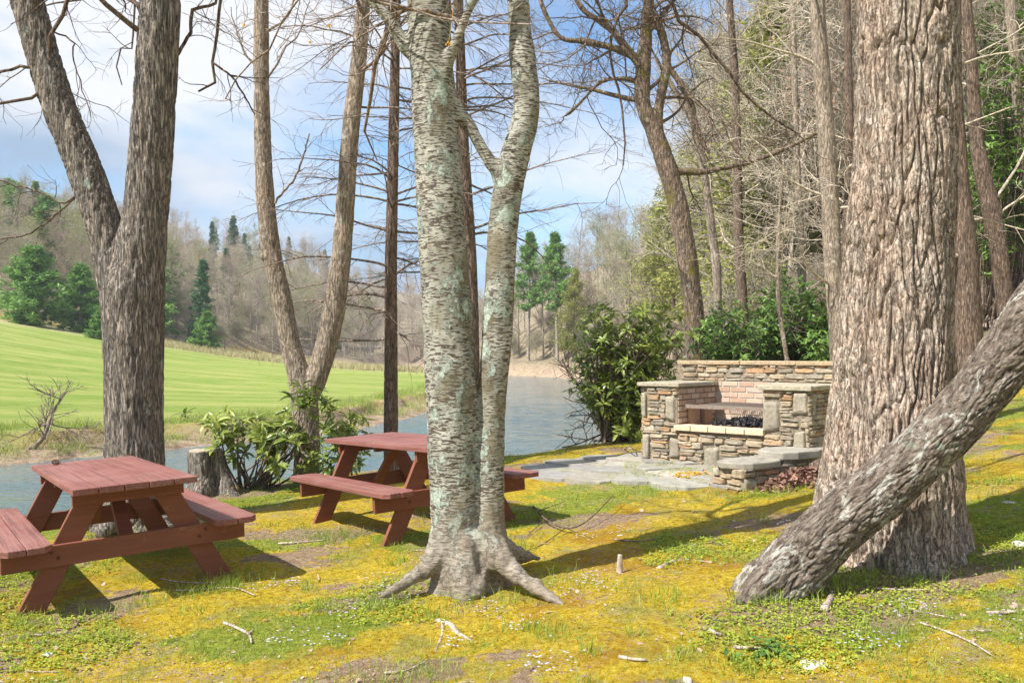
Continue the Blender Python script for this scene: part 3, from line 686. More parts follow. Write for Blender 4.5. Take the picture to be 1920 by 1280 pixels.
slab_row('counter_slab', -.05, DP - .005, -.05, A1 + .03, CT + .003, CT + .052, (.5,), (.37, .33, .25), axis=1)
slab_row('counter_slab', -.05, DP - .005, A2 - .04, W_ + .05, CT + .003, CT + .052, (.45,), (.38, .34, .26), axis=1)
slab_row('wall_coping', -.05, W_ + .05, DP - .035, 1.32, 1.478, 1.530, (.8, 1.5), (.46, .35, .23))
# cooking grate and hanging bar screen
m = MB(); xg = np.linspace(A1 + .16, A2 - .03, 34)
P = np.array([[(x_, .10, 1.02), (x_, DP - .06, 1.02)] for x_ in xg]); tubes(P, np.full((len(xg), 2), .005), 5, m)
P = np.array([[(A1 + .10, y_, 1.012), (A2 - .01, y_, 1.012)] for y_ in (.10, .35, .60, DP - .06)]); tubes(P, np.full((4, 2), .008), 5, m)
m.box(A1 + .05, A2 - .005, .085, .115, .985, 1.028); m.build('cooking_grate', M['steel'], FP)
m = MB(); xg = np.linspace(A1 + .42, A2 - .02, 30); P = np.array([[(x_, DP - .16, .78), (x_, DP - .16, 1.0)] for x_ in xg]); tubes(P, np.full((len(xg), 2), .0045), 5, m)
P = np.array([[(A1 + .40, DP - .16, z_), (A2 - .01, DP - .16, z_)] for z_ in (.79, .89, .995)]); tubes(P, np.full((3, 2), .006), 5, m); m.build('bar_screen', M['steel'], FP)
for yy in (.22, .55):
    MB().box(A1 + .004, A1 + .06, yy, yy + .2, .77, 1.0, (.40, .25, .17)).build('grate_support', M['brick'], FP, bevel=.004)
fm = Matrix.Rotation(math.radians(-40), 4, 'Z'); fm.translation = Vector((1.55, 10.2, 0))
def fpw(a, b, z): return np.array(fm @ Vector((a, b, z)))
ct_ = empty('charcoal_heap', tuple(fpw(1.12, .42, .77))); m = MB()
for k in range(260):
    r_ = rng.normal(size=2) * (.19, .12); r_ = np.clip(r_, (-.36, -.22), (.36, .25)); h_ = max(0, .075 * (1 - (abs(r_[0]) / .40) ** 2)) * rng.uniform(.2, 1)
    s_ = rng.uniform(.010, .026); a = rng.uniform(0, 3, 3)
    mm = Matrix.Translation(Vector((r_[0], r_[1], h_ + s_))) @ Euler(a).to_matrix().to_4x4()
    m.box(-s_, s_, -s_ * .8, s_ * .8, -s_ * .6, s_ * .6, None, mm)
ch = m.build('coals', M['charcoal'], ct_); ct_.rotation_euler = (0, 0, math.radians(-40))
tag(ct_, 'heap of black charcoal lying on the firebox floor behind the brick sill', 'charcoal')

# stone bench / low wall in front of the right pier
BN = empty('stone_bench', (2.19, 8.12, .245), (0, 0, math.radians(35)))
tag(BN, 'low bench of stacked stones topped with two grey slabs beside the barbecue', 'bench')
MB().box(.02, 1.30, .02, .34, -.1, .25).build('mortar_core', M['mortar'], BN)
m = MB(); stone_face(m, (0, .0, -.08), ex, (0, -1, 0), 1.30, .35, [(.10, .17, .18, .2)]); stone_face(m, (0, 0, -.08), ey, (-1, 0, 0), .36, .35); stone_face(m, (0, .36, -.08), ex, (0, 1, 0), 1.3, .35)
m.build('stonework', M['stone'], BN, True)
def irreg(m, cx, cy, rx, ry, z0, z1, col, n=13, jit=.10, rot=0, sq=2.6):
    th = np.linspace(0, 2 * PI, n, endpoint=False) + rng.uniform(-.1, .1, n)
    r = 1 / (np.abs(np.cos(th)) ** sq + np.abs(np.sin(th)) ** sq) ** (1 / sq) * (1 + rng.uniform(-jit, jit, n))
    p = np.c_[np.cos(th) * r * rx, np.sin(th) * r * ry]; c_, s_ = math.cos(rot), math.sin(rot)
    p = p @ np.array([[c_, s_], [-s_, c_]]) + (cx, cy)
    m.prism(p, z0, z1, col)
m = MB(); irreg(m, .30, .17, .36, .23, .262, .325, (.34, .315, .265), 15, .07); m.build('slab', M['flag'], BN, bevel=.012)
m = MB(); irreg(m, .98, .18, .40, .24, .31, .39, (.34, .315, .27), 15, .08); m.box(.66, 1.28, .03, .33, .24, .315, (.36, .33, .28)); m.build('slab', M['flag'], BN, bevel=.012)
# patio
def in_poly(x, y, poly):
    r = False; j = len(poly) - 1
    for i in range(len(poly)):
        if (poly[i][1] > y) != (poly[j][1] > y) and x < (poly[j][0] - poly[i][0]) * (y - poly[i][1]) / (poly[j][1] - poly[i][1]) + poly[i][0]: r = not r
        j = i
    return r
PP = [(.30, 10.2), (.85, 9.35), (1.5, 8.95), (2.25, 8.25), (2.5, 8.9), (3.2, 9.3), (1.8, 10.5), (1.3, 11.2), (.9, 11.3), (.55, 10.8)]
m = MB(); pts_ = []
for k in range(400):
    q = (rng.uniform(.2, 3.3), rng.uniform(8.2, 11.4))
    if in_poly(*q, PP) and all(math.hypot(q[0] - a[0], q[1] - a[1]) > .30 for a in pts_): pts_.append(q)
pts_ = np.array(pts_)
for i, (cx, cy) in enumerate(pts_):                           # voronoi cells clipped by half-planes
    cell = [np.array((cx + math.cos(q_) * rr_, cy + math.sin(q_) * rr_)) for q_, rr_ in zip(np.linspace(0, 2 * PI, 11, endpoint=False), rng.uniform(.36, .42, 11))]
    for j, (ox, oy) in enumerate(pts_):
        if i == j or math.hypot(ox - cx, oy - cy) > 1.2: continue
        nn = np.array((ox - cx, oy - cy)); nl = np.linalg.norm(nn); nn /= nl; dd = nl / 2 - .005
        out = []
        for a, b in zip(cell, cell[1:] + cell[:1]):
            da, db = (a - (cx, cy)) @ nn - dd, (b - (cx, cy)) @ nn - dd
            if da <= 0: out.append(a)
            if (da <= 0) != (db <= 0): out.append(a + (b - a) * da / (da - db))
        cell = out
    if len(cell) < 3: continue
    g_ = gz(cx, cy)
    V = []; col = np.array([(.33, .32, .28), (.38, .355, .31), (.30, .29, .27), (.35, .32, .27)][rng.integers(4)]) * rng.uniform(.9, 1.1)
    m.prism(cell, g_ - .08, g_ + .018 + rng.uniform(-.003, .003), col)
px_, py_ = np.meshgrid(np.arange(.2, 3.4, .06), np.arange(8.2, 11.4, .06)); pz_ = terrain(px_, py_)[0] + .010
pid = np.arange(px_.size).reshape(px_.shape); pin = np.array([[in_poly(a + .03, b + .03, PP) for a in px_[0, :-1]] for b in py_[:-1, 0]])
pq = np.stack([pid[:-1, :-1], pid[:-1, 1:], pid[1:, 1:], pid[1:, :-1]], -1)[pin]
m.add(np.stack([px_, py_, pz_], -1).reshape(-1, 3), pq.reshape(-1, 4), None, (.30, .28, .22))
pa = m.build('patio', M['flag'], bevel=.006); tag(pa, kind='structure')

# ---------------------------------------------------------------- stump
def furrow(th, s, R, P, amp=.012, fu=16, fv=2.4, warp=.6):
    x, y, z = P[..., 0], P[..., 1], P[..., 2]
    wx_ = noise3(x * 3, y * 3, z * 3) * warp
    n = noise3(x * fu + wx_, y * fu + wx_, z * fv)
    n2 = noise3(x * fu * 2.1 + 5, y * fu * 2.1, z * fv * 2.5)
    return amp * (np.minimum(np.abs(n) * 2.6, .75) + .35 * np.minimum(np.abs(n2) * 2.4, .8) - .4)
P0 = pt(388, 912, 9.75); gzb = gz(P0[0], P0[1])
SB = np.array((P0[0], P0[1], gzb))
st_ = empty('tree_stump', tuple(SB))
tag(st_, 'cut grey tree stump with a flat sawn top, beside the glossy shrub', 'stump')
def stumpd(th, s, R, P):
    lobes = .05 * np.cos(3 * th + .5) + .03 * np.cos(5 * th + 2)
    notch = -.10 * np.exp(-((((th + .7 + PI) % (2 * PI)) - PI) / .28) ** 2) * bumpf(.0, .25, s)
    return lobes * np.exp(-s * 5) * 1.6 + .015 * np.cos(4 * th) + notch + furrow(th, s, R, P, .014, 22, 4)
m = big_tube([(0.05, 0, -.12), (.03, 0, .05), (0, 0, .24), (-.03, 0, .49)], [.31, .25, .195, .175], 120, .008, stumpd)
m.V[-1][1] = (-.03, 0, .482)
m.build('trunk', M['bark_grey'], st_, True)
m = MB(); irreg(m, -.03, 0, .165, .165, .484, .500, None, 24, .05, 0, 2); m.build('cut_top', M['cut_wood'], st_)

# ---------------------------------------------------------------- tree building
def bare_crown(stems, spec, mb):
    """stems: list of (P,R); spec rows: (count, t0, t1, a0, a1, len0, len1, rfac, n, jit, trop, tw, minr, sides)"""
    res_ = []
    cur = []
    for P, R in stems:
        P2, R2 = crom(P, R, .25); ii = np.linspace(0, len(P2) - 1, 24).astype(int); cur.append((P2[ii][None], R2[ii][None]))
    P = np.concatenate([c[0] for c in cur]); R = np.concatenate([c[1] for c in cur])
    for (cnt, t0, t1, a0, a1, l0, l1, rf, n, jit, trop, tw, mr, sides) in spec:
        S, D, r, t_ = spawn(P, R, cnt, t0, t1, a0, a1)
        L = rng.uniform(l0, l1, len(S)) * (1.15 - .5 * t_)
        P = wander(S, D, L, n, jit, trop, tw); R = taper(np.maximum(r * rf * rng.uniform(.7, 1.1, len(r)), mr * 1.6), mr, n)
        tubes(P, R, sides, mb); res_.append((P, R))
    return res_
def tree_root(name, P, label, cat, group=None):
    o = empty(name, tuple(P)); tag(o, label, cat, group); return o
def put(o_root, ob):                                           # mesh made in world space -> child of root
    ob.parent = o_root; ob.matrix_parent_inverse = Matrix.Translation(-o_root.location)
    return ob
UP = (0, 0, 1)
# A: forked grey tree on the left
SA = [[(252, 1000, 78), (252, 962, 62), (252, 900, 52), (252, 800, 49), (251, 700, 50), (250, 600, 52), (250, 545, 54), (262, 480, 44), (273, 400, 38), (282, 300, 37), (290, 180, 36), (301, 0, 34), (312, -200, 31), (318, -500, 27), (330, -1000, 15)],
      [(246, 640, 30), (235, 570, 38), (215, 500, 34), (200, 440, 30), (170, 350, 30), (148, 290, 29), (107, 190, 28), (50, 0, 27), (-10, -200, 24), (-110, -520, 18), (-230, -950, 10)]]
stA = [px_stem(s, 8.1) for s in SA]
rA = tree_root('forked_tree', (stA[0][0][1][0], 8.1, gz(stA[0][0][1][0], 8.1)), 'large grey furrowed tree forking into two stems, behind the nearest picnic table', 'tree')
mb = MB()
for P, R in stA: big_tube(P, R, 48, .05, None, mb)
for a_ in (3.4, 4.6, 5.7, .2):
    c0 = stA[0][0][1]; d = np.array((math.cos(a_), math.sin(a_), 0)); big_tube([c0 + (0, 0, .15) + d * .12, c0 + d * .30 + (0, 0, .0), c0 + d * .55 - (0, 0, .10)], [.13, .10, .05], 20, .05, None, mb)
def dA(co): return furrow(None, None, None, co, .024, 24, 2.0)
put(rA, fuse('trunk', mb, .016, 8, dA, M['bark_grey'], None))
mb = MB()
bare_crown([(P[-9:], R[-9:]) for P, R in stA], [(7, .3, 1, .6, 1.2, 1.2, 2.6, .17, 9, .20, UP, .05, .006, 6), (6, .2, 1, .5, 1.2, .4, 1.0, .5, 7, .25, UP, .04, .0030, 4), (4, .2, 1, .5, 1.2, .15, .45, .6, 5, .3, UP, .03, .0018, 3)], mb)
def px_branch(rows, Y, twigs=(5, .3, .9), sub=4, trop=(0, 0, -.3), mbk=None):
    P, R = px_stem(rows, Y); P, R = crom(P, R, .05); P = P + rng.normal(size=P.shape) * .006
    ii = np.linspace(0, len(P) - 1, 18).astype(int); P, R = P[ii][None], R[ii][None]
    tubes(P, R, 7, mbk)
    S, D, r, t_ = spawn(P, R, twigs[0], .15, 1, .5, 1.1); P2 = wander(S, D, rng.uniform(twigs[1], twigs[2], len(S)), 8, .22, trop, .12); R2 = taper(np.minimum(r * .6, .006), .002, 8); tubes(P2, R2, 4, mbk)
    S, D, r, t_ = spawn(P2, R2, sub, .2, 1, .5, 1.1); P3 = wander(S, D, rng.uniform(.12, .4, len(S)), 6, .25, trop, .1); tubes(P3, taper(np.full(len(S), .0022), .0013, 6), 3, mbk)
px_branch([(316, -470, 7), (240, -350, 6), (165, -200, 4.95), (125, 10, 3.85), (95, 70, 3.58), (85, 170, 3.30), (0, 195, 2.75)], 8.0, mbk=mb)
px_branch([(70, 125, 3.30), (20, 130, 2.75), (-30, 150, 2.75)], 8.0, (3, .3, .7), mbk=mb)
px_branch([(330, 110, 3.30), (355, 60, 3.30), (362, 20, 3.30), (400, 5, 2.75), (430, -40, 2.75)], 8.2, (6, .3, .8), mbk=mb)
px_branch([(322, -330, 5), (380, -200, 4), (412, -60, 3.30), (412, 20, 3.03), (398, 120, 2.75), (402, 160, 2.75), (370, 172, 1.93)], 8.6, (6, .3, .7), mbk=mb)
px_branch([(400, 118, 2.20), (435, 145, 1.93), (460, 185, 1.65), (478, 215, 1.10)], 8.6, (5, .2, .7), mbk=mb)
px_branch([(308, -250, 4), (280, -150, 3), (262, -60, 2.20), (250, 40, 1.93), (247, 90, 1.65), (225, 92, 1.65), (216, 115, 1.38), (230, 160, 1.10)], 8.4, (6, .2, .6), mbk=mb)
px_branch([(148, 366, 1.65), (120, 380, 1.65), (70, 360, 1.65), (20, 345, 1.32), (-30, 325, 1.10)], 8.1, (5, .2, .5), mbk=mb)
px_branch([(146, 365, 1.65), (110, 400, 1.65), (50, 440, 1.65), (0, 448, 1.38), (-40, 445, 1.10)], 8.1, (4, .2, .5), mbk=mb)
px_branch([(100, 60, 1.65), (140, 80, 1.65), (135, 105, 1.38), (150, 150, 1.10), (170, 220, 0.88)], 8.1, (6, .2, .6), mbk=mb)
put(rA, mb.build('branches', M['bark_dark'], None, True))

# B: forked smooth tree by the water
SB_ = [[(580, 915, 34), (579, 895, 28), (576, 850, 25), (574, 800, 24), (570, 750, 25), (560, 700, 20), (543, 640, 18), (528, 560, 17.5), (510, 480, 17.5), (500, 400, 17), (494, 300, 15.5), (490, 150, 14), (490, 0, 13), (487, -180, 12), (492, -600, 7)],
       [(572, 760, 18), (592, 710, 20), (612, 650, 20), (628, 570, 20), (640, 480, 18), (648, 380, 17), (657, 250, 16), (672, 120, 14.5), (682, 0, 13), (697, -180, 12), (715, -600, 7)]]
stB = [px_stem(s, 10.6) for s in SB_]
rB = tree_root('forked_tree', (stB[0][0][1][0], 10.6, gz(stB[0][0][1][0], 10.6)), 'slim smooth barked tree forking low into a V, behind the glossy shrub', 'tree')
mb = MB()
for P, R in stB: big_tube(P, R, 32, .06, None, mb)
P, R = px_stem([(520, 492, 9), (504, 484, 9), (493, 480, 8), (489, 478, 5)], 10.55); big_tube(P, R, 16, .02, None, mb)
put(rB, fuse('trunk', mb, .014, 6, lambda co: furrow(None, None, None, co, .008, 26, 4) + .006 * noise3(co[:, 0] * 6, co[:, 1] * 6, co[:, 2] * 3), M['bark_smooth'], None))
mb = MB()
bare_crown([(P[-7:], R[-7:]) for P, R in stB], [(9, .2, 1, .7, 1.3, 1.0, 2.4, .22, 8, .16, UP, .06, .006, 5), (6, .2, 1, .5, 1.2, .3, .9, .5, 6, .22, UP, .04, .0028, 3), (4, .2, 1, .5, 1.2, .15, .5, .6, 5, .25, UP, .03, .0018, 3)], mb)
px_branch([(515, 380, 2.5), (560, 320, 2), (580, 250, 1.5)], 10.5, (5, .2, .5), trop=UP, mbk=mb)
px_branch([(500, 60, 2.5), (540, 30, 2), (560, -30, 2)], 10.4, (5, .2, .5), trop=UP, mbk=mb)
put(rB, mb.build('branches', M['twig'], None, True))

# C, D: straight trees with level limbs
def layered_tree(rows, Y, label, nl, zlo, zhi, lmax, seed_dirs=None):
    P, R = px_stem(rows, Y); root = tree_root('conifer_tree', (P[1][0], Y, gz(P[1][0], Y)), label, 'tree')
    mb = big_tube(P, R, 28, .03, lambda th, s, R_, Q: furrow(th, s, R_, Q, .007, 45, 5)); put(root, mb.build('trunk', M['bark_dark'], None, True))
    Q, RR = crom(P, R, .05); mb = MB(); zz = rng.uniform(zlo, zhi, nl)
    S = np.stack([np.interp(zz, Q[:, 2], Q[:, i]) for i in range(3)], 1); rr = np.interp(zz, Q[:, 2], RR)
    az = rng.uniform(0, 2 * PI, nl); D = np.c_[np.cos(az), np.sin(az) * .75, rng.uniform(-.05, .45, nl)]
    L = rng.uniform(.45, 1, nl) * lmax
    B1 = wander(S, D, L, 11, .085, (0, 0, -1), .05); R1 = taper(np.maximum(rr * .24, .008), .0035, 11); tubes(B1, R1, 5, mb)
    S, D, r, t_ = spawn(B1, R1, 9, .12, 1, .5, 1.0, .6); B2 = wander(S, D, rng.uniform(.25, .9, len(S)) * (1.2 - t_ * .6), 8, .12, (0, 0, -1), .03); R2 = taper(np.minimum(r * .6, .0055), .0022, 8); tubes(B2, R2, 3, mb)
    S, D, r, t_ = spawn(B2, R2, 4, .15, 1, .4, .9, .5); B3 = wander(S, D, rng.uniform(.08, .35, len(S)), 5, .15, (0, 0, -1), .05); tubes(B3, taper(np.full(len(S), .0022), .0014, 5), 3, mb)
    put(root, mb.build('branches', M['twig'], None, True)); return root
layered_tree([(733, 905, 15), (733, 875, 13.5), (733, 800, 13), (733, 650, 12), (733, 500, 11), (736, 350, 10), (738, 250, 9.5), (741, 100, 8.5), (744, 0, 7.5), (750, -250, 6), (755, -600, 3)], 11.1,
             'thin dark tree with level bare limbs, just right of the slim V shaped tree', 62, 1.75, 8.5, 2.3)
layered_tree([(892, 880, 14), (890, 850, 13), (887, 700, 12.5), (884, 550, 12), (880, 450, 11.5), (874, 350, 10.5), (868, 250, 10), (863, 100, 9), (860, 0, 8.5), (856, -250, 6.5), (852, -600, 3)], 12.0,
             'thin dark straight tree hidden partly behind the pale dashed tree', 50, 2.6, 9.0, 2.3)

# E: pale dashed tree
Y_E = 5.5
SE = [[(868, 1130, 74), (868, 1080, 63), (858, 1000, 48), (850, 900, 46), (848, 800, 48), (843, 700, 48), (840, 600, 47), (833, 500, 45.5), (826, 400, 45), (818, 250, 43), (808, 100, 41.5), (804, 0, 40.5), (800, -150, 39), (797, -450, 34), (800, -900, 24)],
      [(908, 1110, 54), (911, 1030, 40), (917, 950, 29), (919, 860, 27), (921, 800, 25), (927, 700, 27), (934, 600, 28), (939, 500, 27.5), (946, 400, 28.5), (954, 350, 28.5), (966, 290, 28), (984, 230, 26), (988, 180, 26), (981, 110, 25), (974, 40, 22), (972, -60, 21), (978, -300, 18), (990, -800, 11)],
      [(944, 345, 16), (930, 318, 14), (914, 295, 13), (898, 268, 12), (884, 242, 11.5), (868, 215, 11), (850, 190, 12), (835, 172, 12)],
      [(800, 110, 14), (778, 105, 13), (762, 92, 12.5), (745, 62, 12), (728, 35, 12), (700, 2, 11), (660, -60, 10), (600, -200, 8), (540, -420, 5)],
      [(832, 170, 15), (836, 150, 15), (841, 128, 12), (855, 100, 10.5), (868, 68, 10), (882, 35, 10), (898, 0, 9.5), (925, -70, 8), (960, -200, 6)]]
stE = [px_stem(s, Y_E if i != 0 else Y_E) for i, s in enumerate(SE)]
zb = gz(-.31, 5.5)
rE = tree_root('pale_tree', (-.31, 5.5, zb), 'pale two stemmed tree with dark dashes and spreading roots in mid lawn', 'tree')
mb = MB()
for k, (P, R) in enumerate(stE):
    if k == 4: P = P + np.array([(0, -.06 - .02 * i, 0) for i in range(len(P))])
    big_tube(P, R, 40 if k < 2 else 22, .04, None, mb)
def root_px(rows, rr):
    P = np.array([pt(a, b, c_) for a, b, c_ in rows]); big_tube(P, rr, 20, .04, None, mb)
root_px([(905, 1000, 5.45), (930, 1040, 5.36), (962, 1070, 5.28), (1000, 1098, 5.18), (1040, 1124, 5.05), (1062, 1142, 4.98)], [.12, .10, .060, .042, .028, .012])
root_px([(840, 1000, 5.45), (822, 1040, 5.40), (798, 1066, 5.36), (765, 1088, 5.32), (735, 1106, 5.25), (700, 1126, 5.15)], [.12, .095, .056, .038, .024, .010])
root_px([(866, 1010, 5.42), (868, 1060, 5.34), (868, 1105, 5.28), (866, 1150, 5.22)], [.11, .11, .09, .05])
root_px([(895, 1020, 5.42), (900, 1060, 5.35), (896, 1095, 5.28), (890, 1120, 5.2)], [.07, .055, .05, .03])
root_px([(930, 1030, 5.6), (970, 1040, 5.75), (1010, 1046, 5.95)], [.10, .06, .02])
root_px([(836, 1030, 5.6), (815, 1040, 5.8), (790, 1046, 6.0)], [.10, .05, .02])
def dE(co):
    low = bumpf(.9, .25, co[:, 2])
    return .010 * noise3(co[:, 0] * 7, co[:, 1] * 7, co[:, 2] * 2.5) + .004 * noise3(co[:, 0] * 22, co[:, 1] * 22, co[:, 2] * 12) + low * (.020 * noise3(co[:, 0] * 13, co[:, 1] * 13, co[:, 2] * 3) + .007 * noise3(co[:, 0] * 28, co[:, 1] * 28, co[:, 2] * 50))
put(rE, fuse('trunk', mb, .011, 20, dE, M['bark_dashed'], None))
mb = MB()
px_branch([(872, 48, 5), (858, 38, 4), (820, 25, 4), (770, 18, 3.5), (700, 0, 3), (620, -40, 3)], 5.35, (5, .1, .4), mbk=mb)
px_branch([(770, 10, 3), (740, 30, 2), (690, 60, 1.6), (640, 95, 1.3), (600, 130, 1)], 5.35, (6, .1, .3), mbk=mb)
bare_crown([(P[-4:], R[-4:]) for P, R in stE[:2]] + [(P[-3:], R[-3:]) for P, R in stE[3:]], [(8, .15, 1, .5, 1.2, .8, 2.0, .25, 8, .16, UP, .06, .005, 5), (6, .2, 1, .5, 1.2, .3, .8, .5, 6, .22, UP, .04, .0025, 3), (3, .2, 1, .5, 1.2, .15, .45, .6, 5, .25, UP, .03, .0015, 3)], mb)
put(rE, mb.build('branches', M['twig'], None, True))
for rows_, Y_, tw_, lb_ in [([(1400, -330, 9), (1350, -120, 6), (1260, 0, 3.6), (1330, 90, 3.0), (1400, 180, 2.4), (1500, 255, 1.6)], 6.2, (8, .2, .7), 'dark bare limb slanting down across the upper right, in front of the woods'),
                      ([(1175, -240, 6), (1170, -40, 3.6), (1178, 10, 3.2), (1150, 45, 3.0), (1142, 100, 2.6), (1160, 165, 2.4), (1170, 230, 2.0), (1168, 310, 1.3)], 6.6, (7, .2, .6), 'dark crooked limb hanging down in front of the crooked mossy tree')]:
    mb = MB(); px_branch(rows_, Y_, tw_, mbk=mb); o = tree_root('overhanging_branch', pt(rows_[0][0], rows_[0][1], Y_), lb_, 'branch'); put(o, mb.build('twigs', M['bark_dark'], None, True))

# I: big furrowed tree
SI = [(1664, 1100, 185), (1664, 1062, 148), (1663, 1010, 134), (1663, 950, 126), (1668, 900, 121), (1671, 800, 112), (1674, 700, 103), (1677, 600, 97), (1685, 450, 92), (1696, 300, 88), (1700, 150, 86.5), (1701, 0, 84), (1700, -200, 80), (1704, -600, 68), (1700, -1300, 40)]
PI_, RI = px_stem(SI, 5.62)
rI = tree_root('big_tree', (PI_[1][0], 5.62, gz(PI_[1][0], 5.45)), 'massive tree with deeply furrowed tan bark and a broad flared foot, behind the leaning trunk', 'tree')
def dI(th, s, R, P):
    x, y, z = P[..., 0], P[..., 1], P[..., 2]
    low = np.exp(-np.maximum(z - .2, 0) * 3.2)
    lob = (.055 * np.cos(5 * th + 1) + .035 * np.cos(9 * th + 2.2) + .02 * np.cos(14 * th)) * (low * .7 + .03)
    wx_ = noise3(x * 2.5, y * 2.5, z * 2.2) * 1.1
    n = noise3(x * 21 + wx_, y * 21 + wx_, z * 1.8 + wx_ * .3); n2 = noise3(x * 34, y * 34, z * 9 + wx_)
    chips = noise3(x * 55 + 9, y * 55, z * 38)
    rid = 1 - np.exp(-(np.abs(n) / .13) ** 1.5)
    knob = low * (.03 * noise3(x * 7, y * 7, z * 8) + .025 * np.abs(noise3(x * 14, y * 14, z * 16)))
    return lob + .032 * (rid - .8) + .009 * (1 - np.exp(-(np.abs(n2) / .12) ** 1.5)) + .0042 * chips + knob
put(rI, big_tube(PI_, RI, 420, .011, dI).build('trunk', M['bark_furrowed'], None, True))
mb = MB()
bare_crown([(PI_[-3:], RI[-3:])], [(12, .2, 1, .6, 1.2, 2.0, 4.5, .25, 10, .14, UP, .05, .01, 6), (7, .2, 1, .5, 1.2, .7, 1.8, .5, 7, .2, UP, .04, .004, 4), (5, .2, 1, .5, 1.2, .3, .8, .6, 5, .25, UP, .03, .0025, 3)], mb)
put(rI, mb.build('branches', M['twig'], None, True))

# J: leaning trunk
SJ = [(1428, 1150, 62, 4.93), (1447, 1112, 62, 4.93), (1475, 1078, 58, 4.93), (1508, 1040, 54, 4.93), (1573, 979, 52, 4.92), (1620, 942, 50, 4.9), (1665, 905, 50, 4.9), (1749, 829, 48, 4.87), (1831, 743, 47, 4.84), (1905, 640, 48, 4.8), (1990, 510, 45, 4.75), (2110, 300, 42, 4.7), (2260, 0, 36, 4.7), (2400, -350, 26, 4.7)]
PJ, RJ = px_stem(SJ, 4.9)
rJ = tree_root('leaning_tree', (PJ[1][0], PJ[1][1], gz(PJ[1][0], PJ[1][1])), 'dark lichen flecked trunk leaning across the front of the massive furrowed tree', 'tree')
def dJ(th, s, R, P):
    x, y, z = P[..., 0], P[..., 1], P[..., 2]
    c_, sn = .68, .73; a = x * c_ - z * sn; l_ = x * sn + z * c_
    wx_ = noise3(x * 4, y * 4, z * 4) * .8
    n = noise3(a * 21 + wx_, y * 21, l_ * 8 + wx_); n2 = noise3(a * 44, y * 44, l_ * 26)
    base = np.exp(-s * 4) * (.06 * np.cos(3 * th + .6) + .04 * np.cos(5 * th))
    return base + .013 * (1 - np.exp(-(np.abs(n) / .14) ** 1.5) - .7) + .008 * (1 - np.exp(-(np.abs(n2) / .15) ** 1.5)) + .01 * noise3(x * 5, y * 5, z * 5)
put(rJ, big_tube(PJ, RJ, 240, .011, dJ).build('trunk', M['bark_scaly'], None, True))
mb = MB(); bare_crown([(PJ[-3:], RJ[-3:])], [(8, .2, 1, .5, 1.2, 1.0, 2.4, .3, 8, .16, UP, .08, .006, 5), (6, .2, 1, .5, 1.2, .4, 1.2, .5, 6, .22, UP, .04, .003, 3)], mb)
put(rJ, mb.build('branches', M['twig'], None, True))

# F: wavy tree with spreading crown by the barbecue
YF = 15.0
SF = [[(1312, 740, 22), (1309, 690, 19), (1306, 640, 18), (1298, 560, 17.5), (1287, 475, 18), (1273, 395, 17.5), (1262, 350, 17.5), (1250, 312, 18), (1235, 270, 17), (1222, 235, 15), (1208, 205, 14), (1204, 170, 14), (1206, 120, 14), (1210, 75, 12), (1213, 30, 10), (1222, -30, 8), (1230, -110, 5)],
      [(1240, 285, 12), (1234, 245, 9), (1234, 210, 8.5), (1242, 165, 9), (1250, 115, 8.5), (1240, 60, 7.5), (1218, 10, 7), (1195, -40, 6), (1180, -120, 4)],
      [(1207, 120, 8), (1180, 102, 7), (1140, 88, 6), (1095, 78, 5.5), (1050, 70, 4.5), (1020, 20, 4), (1005, -30, 3)],
      [(1205, 130, 8), (1175, 90, 7), (1140, 50, 6), (1095, 20, 5), (1070, -20, 4)],
      [(1200, 155, 5), (1170, 148, 4.5), (1130, 152, 3.6), (1100, 180, 3), (1070, 210, 2.6), (1050, 222, 1.5)],
      [(1215, 60, 6), (1240, 30, 5), (1270, -10, 4), (1300, -60, 3)],
      [(1250, 120, 6), (1290, 180, 6), (1310, 250, 4.5), (1330, 290, 3)],
      [(1250, 320, 7), (1320, 322, 5), (1400, 305, 4.5), (1470, 280, 4), (1540, 245, 3.5)]]
stF = [px_stem(s, YF) for s in SF]
rF = tree_root('wavy_tree', (stF[0][0][1][0], YF, gz(stF[0][0][1][0], YF)), 'crooked mossy tree with a wavy trunk and wide bare crown behind the stone barbecue', 'tree')
mb = MB()
for k, (P, R) in enumerate(stF): big_tube(P, R, 28 if k < 2 else 14, .05, None, mb)
put(rF, fuse('trunk', mb, .02, 4, lambda co: furrow(None, None, None, co, .012, 16, 3) + .015 * noise3(co[:, 0] * 4, co[:, 1] * 4, co[:, 2] * 3), M['bark_mossy'], None))
mb = MB()
bare_crown([(P[9:] if k == 0 else P, R[9:] if k == 0 else R) for k, (P, R) in enumerate(stF)], [(8, .2, 1, .6, 1.3, .8, 2.2, .4, 10, .2, (0, 0, -1), .03, .006, 5), (7, .2, 1, .5, 1.3, .3, 1.0, .5, 7, .28, (0, 0, -1), .04, .0035, 3), (4, .2, 1, .5, 1.2, .15, .5, .6, 5, .3, UP, .0, .0022, 3)], mb)
put(rF, mb.build('branches', M['bark_mossy'], None, True))

